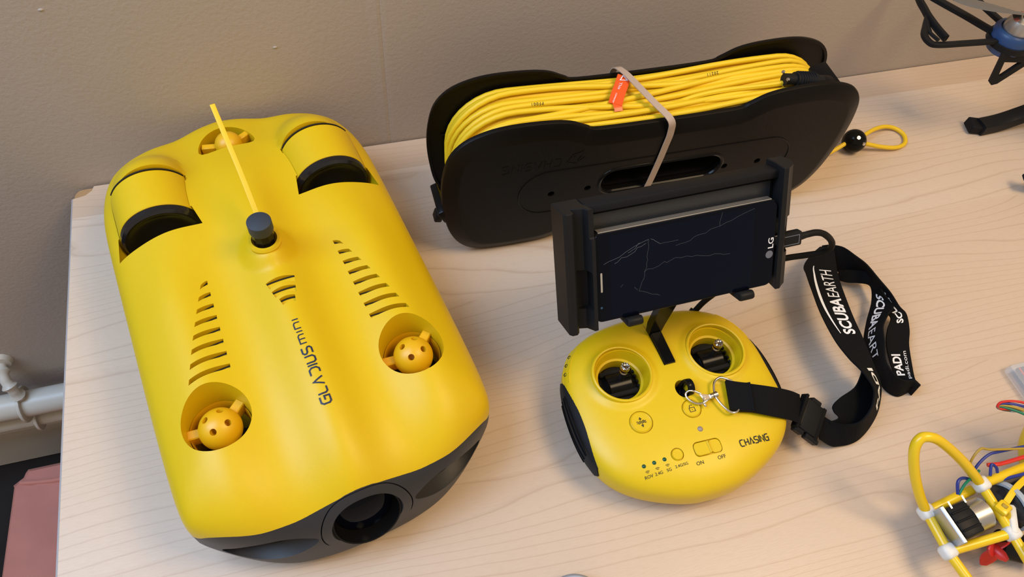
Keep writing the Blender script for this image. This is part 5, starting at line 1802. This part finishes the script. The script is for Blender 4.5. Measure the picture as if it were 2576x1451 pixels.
# wires
wires = [
    ('blue_wire', WBLUE, [(0.4215, 0.0840, 0.0460), (0.4255, 0.0900, 0.0520), (0.4370, 0.0950, 0.0560), (0.4500, 0.0950, 0.0560), (0.4900, 0.0930, 0.0540), (0.5250, 0.0880, 0.0560)], 0.0011),
    ('ochre_wire', WYEL, [(0.4195, 0.0860, 0.0470), (0.4200, 0.0935, 0.0560), (0.4270, 0.0990, 0.0640), (0.4400, 0.0970, 0.0600), (0.4850, 0.0900, 0.0545), (0.5250, 0.0850, 0.0560)], 0.0009),
    ('blue_wire', WBLUE, [(0.4020, 0.0760, 0.0480), (0.4035, 0.0830, 0.0530), (0.4100, 0.0850, 0.0520), (0.4200, 0.0830, 0.0470), (0.4330, 0.0790, 0.0430), (0.4520, 0.0770, 0.0480), (0.4800, 0.0760, 0.0540), (0.5250, 0.0800, 0.0560)], 0.0012),
    ('green_wire', WGREEN, [(0.4025, 0.0755, 0.0480), (0.4090, 0.0805, 0.0510), (0.4180, 0.0840, 0.0510), (0.4260, 0.0870, 0.0520)], 0.0010),
    ('red_wire', RED, [(0.4365, 0.0895, 0.0500), (0.4430, 0.0880, 0.0510), (0.4500, 0.0875, 0.0510), (0.4850, 0.0870, 0.0540), (0.5250, 0.0830, 0.0570)], 0.0016),
    ('blue_wire', WBLUE, [(0.4350, 0.0820, 0.0480), (0.4380, 0.0885, 0.0520), (0.4420, 0.0860, 0.0500), (0.4430, 0.0830, 0.0470)], 0.0011),
]
for nm, mt_, p, r in wires:
    mobj(nm, tube(catmull(p, 6), r, 8), mt_, SUB)
up = Vector((0.4650, 0.1360, 0.0600))
for k, (nm, mt_, dz, dy) in enumerate((('red_wire', RED, 0.003, 0.003), ('blue_wire', WBLUE, 0.001, 0.0), ('ochre_wire', WYEL, -0.001, -0.003), ('green_wire', WGREEN, -0.003, -0.006))):
    p = [(0.5280, 0.0900 + dy * 0.8, 0.057 + dz * 0.6), (0.5120, 0.1000 + dy, 0.0545 + dz), (0.4930, 0.1150 + dy, 0.0600 + dz), (0.4790, 0.1235 + dy * 0.6, 0.0620 + dz), (0.4690, 0.1280 + dy * 0.2, 0.0600 + dz * 0.6), (0.4675, 0.1260, 0.0575), (0.4780, 0.1225, 0.0560 + dz * 0.4), (0.4930, 0.1200, 0.0540)]
    mobj(nm, tube(catmull(p, 6), 0.0010, 8), mt_, SUB)
mobj('connector_block', box(0.018, 0.026, 0.012, (0.5330, 0.0850, 0.0560), 0.0015, 2), WHITEP, SUB, sharp=30)
mobj('wire_sleeve', cyl(0.0022, (0.4780, 0.1225, 0.0560), (0.5080, 0.1180, 0.0530), 14), mat('clear_sleeve', (0.75, 0.77, 0.75), 0.2, alpha=0.45), SUB)

# ------------------------------------------------------------------ things at the table's edges
bxp = thing('plastic_pouch', 'clear plastic pouch with blue and red stripes behind the yellow tube frame', 'pouch', (0.5760, 0.144, 0.0))
mobj('pouch_sheet', box(0.060, 0.055, 0.012, (0, 0, 0.006), 0.004, 2), CLEAR, bxp)
mobj('printed_insert', box(0.050, 0.048, 0.004, (0.004, 0, 0.006), 0.0008, 1), mat('navy_card', (0.02, 0.03, 0.09), 0.5), bxp)
mobj('insert_stripe', box(0.0012, 0.047, 0.0044, (-0.0195, 0, 0.0063)), RED, bxp, smooth=False)
tag(mobj('jar_lid', lathe([(0, 0.0), (0.0215, 0.0), (0.0225, 0.001), (0.0225, 0.010), (0.0205, 0.0125), (0.0, 0.0135)], 48, T(0.1130, 0.0800, 0)), LIDG, None), 'pale grey round lid lying on the near part of the table', 'lid')
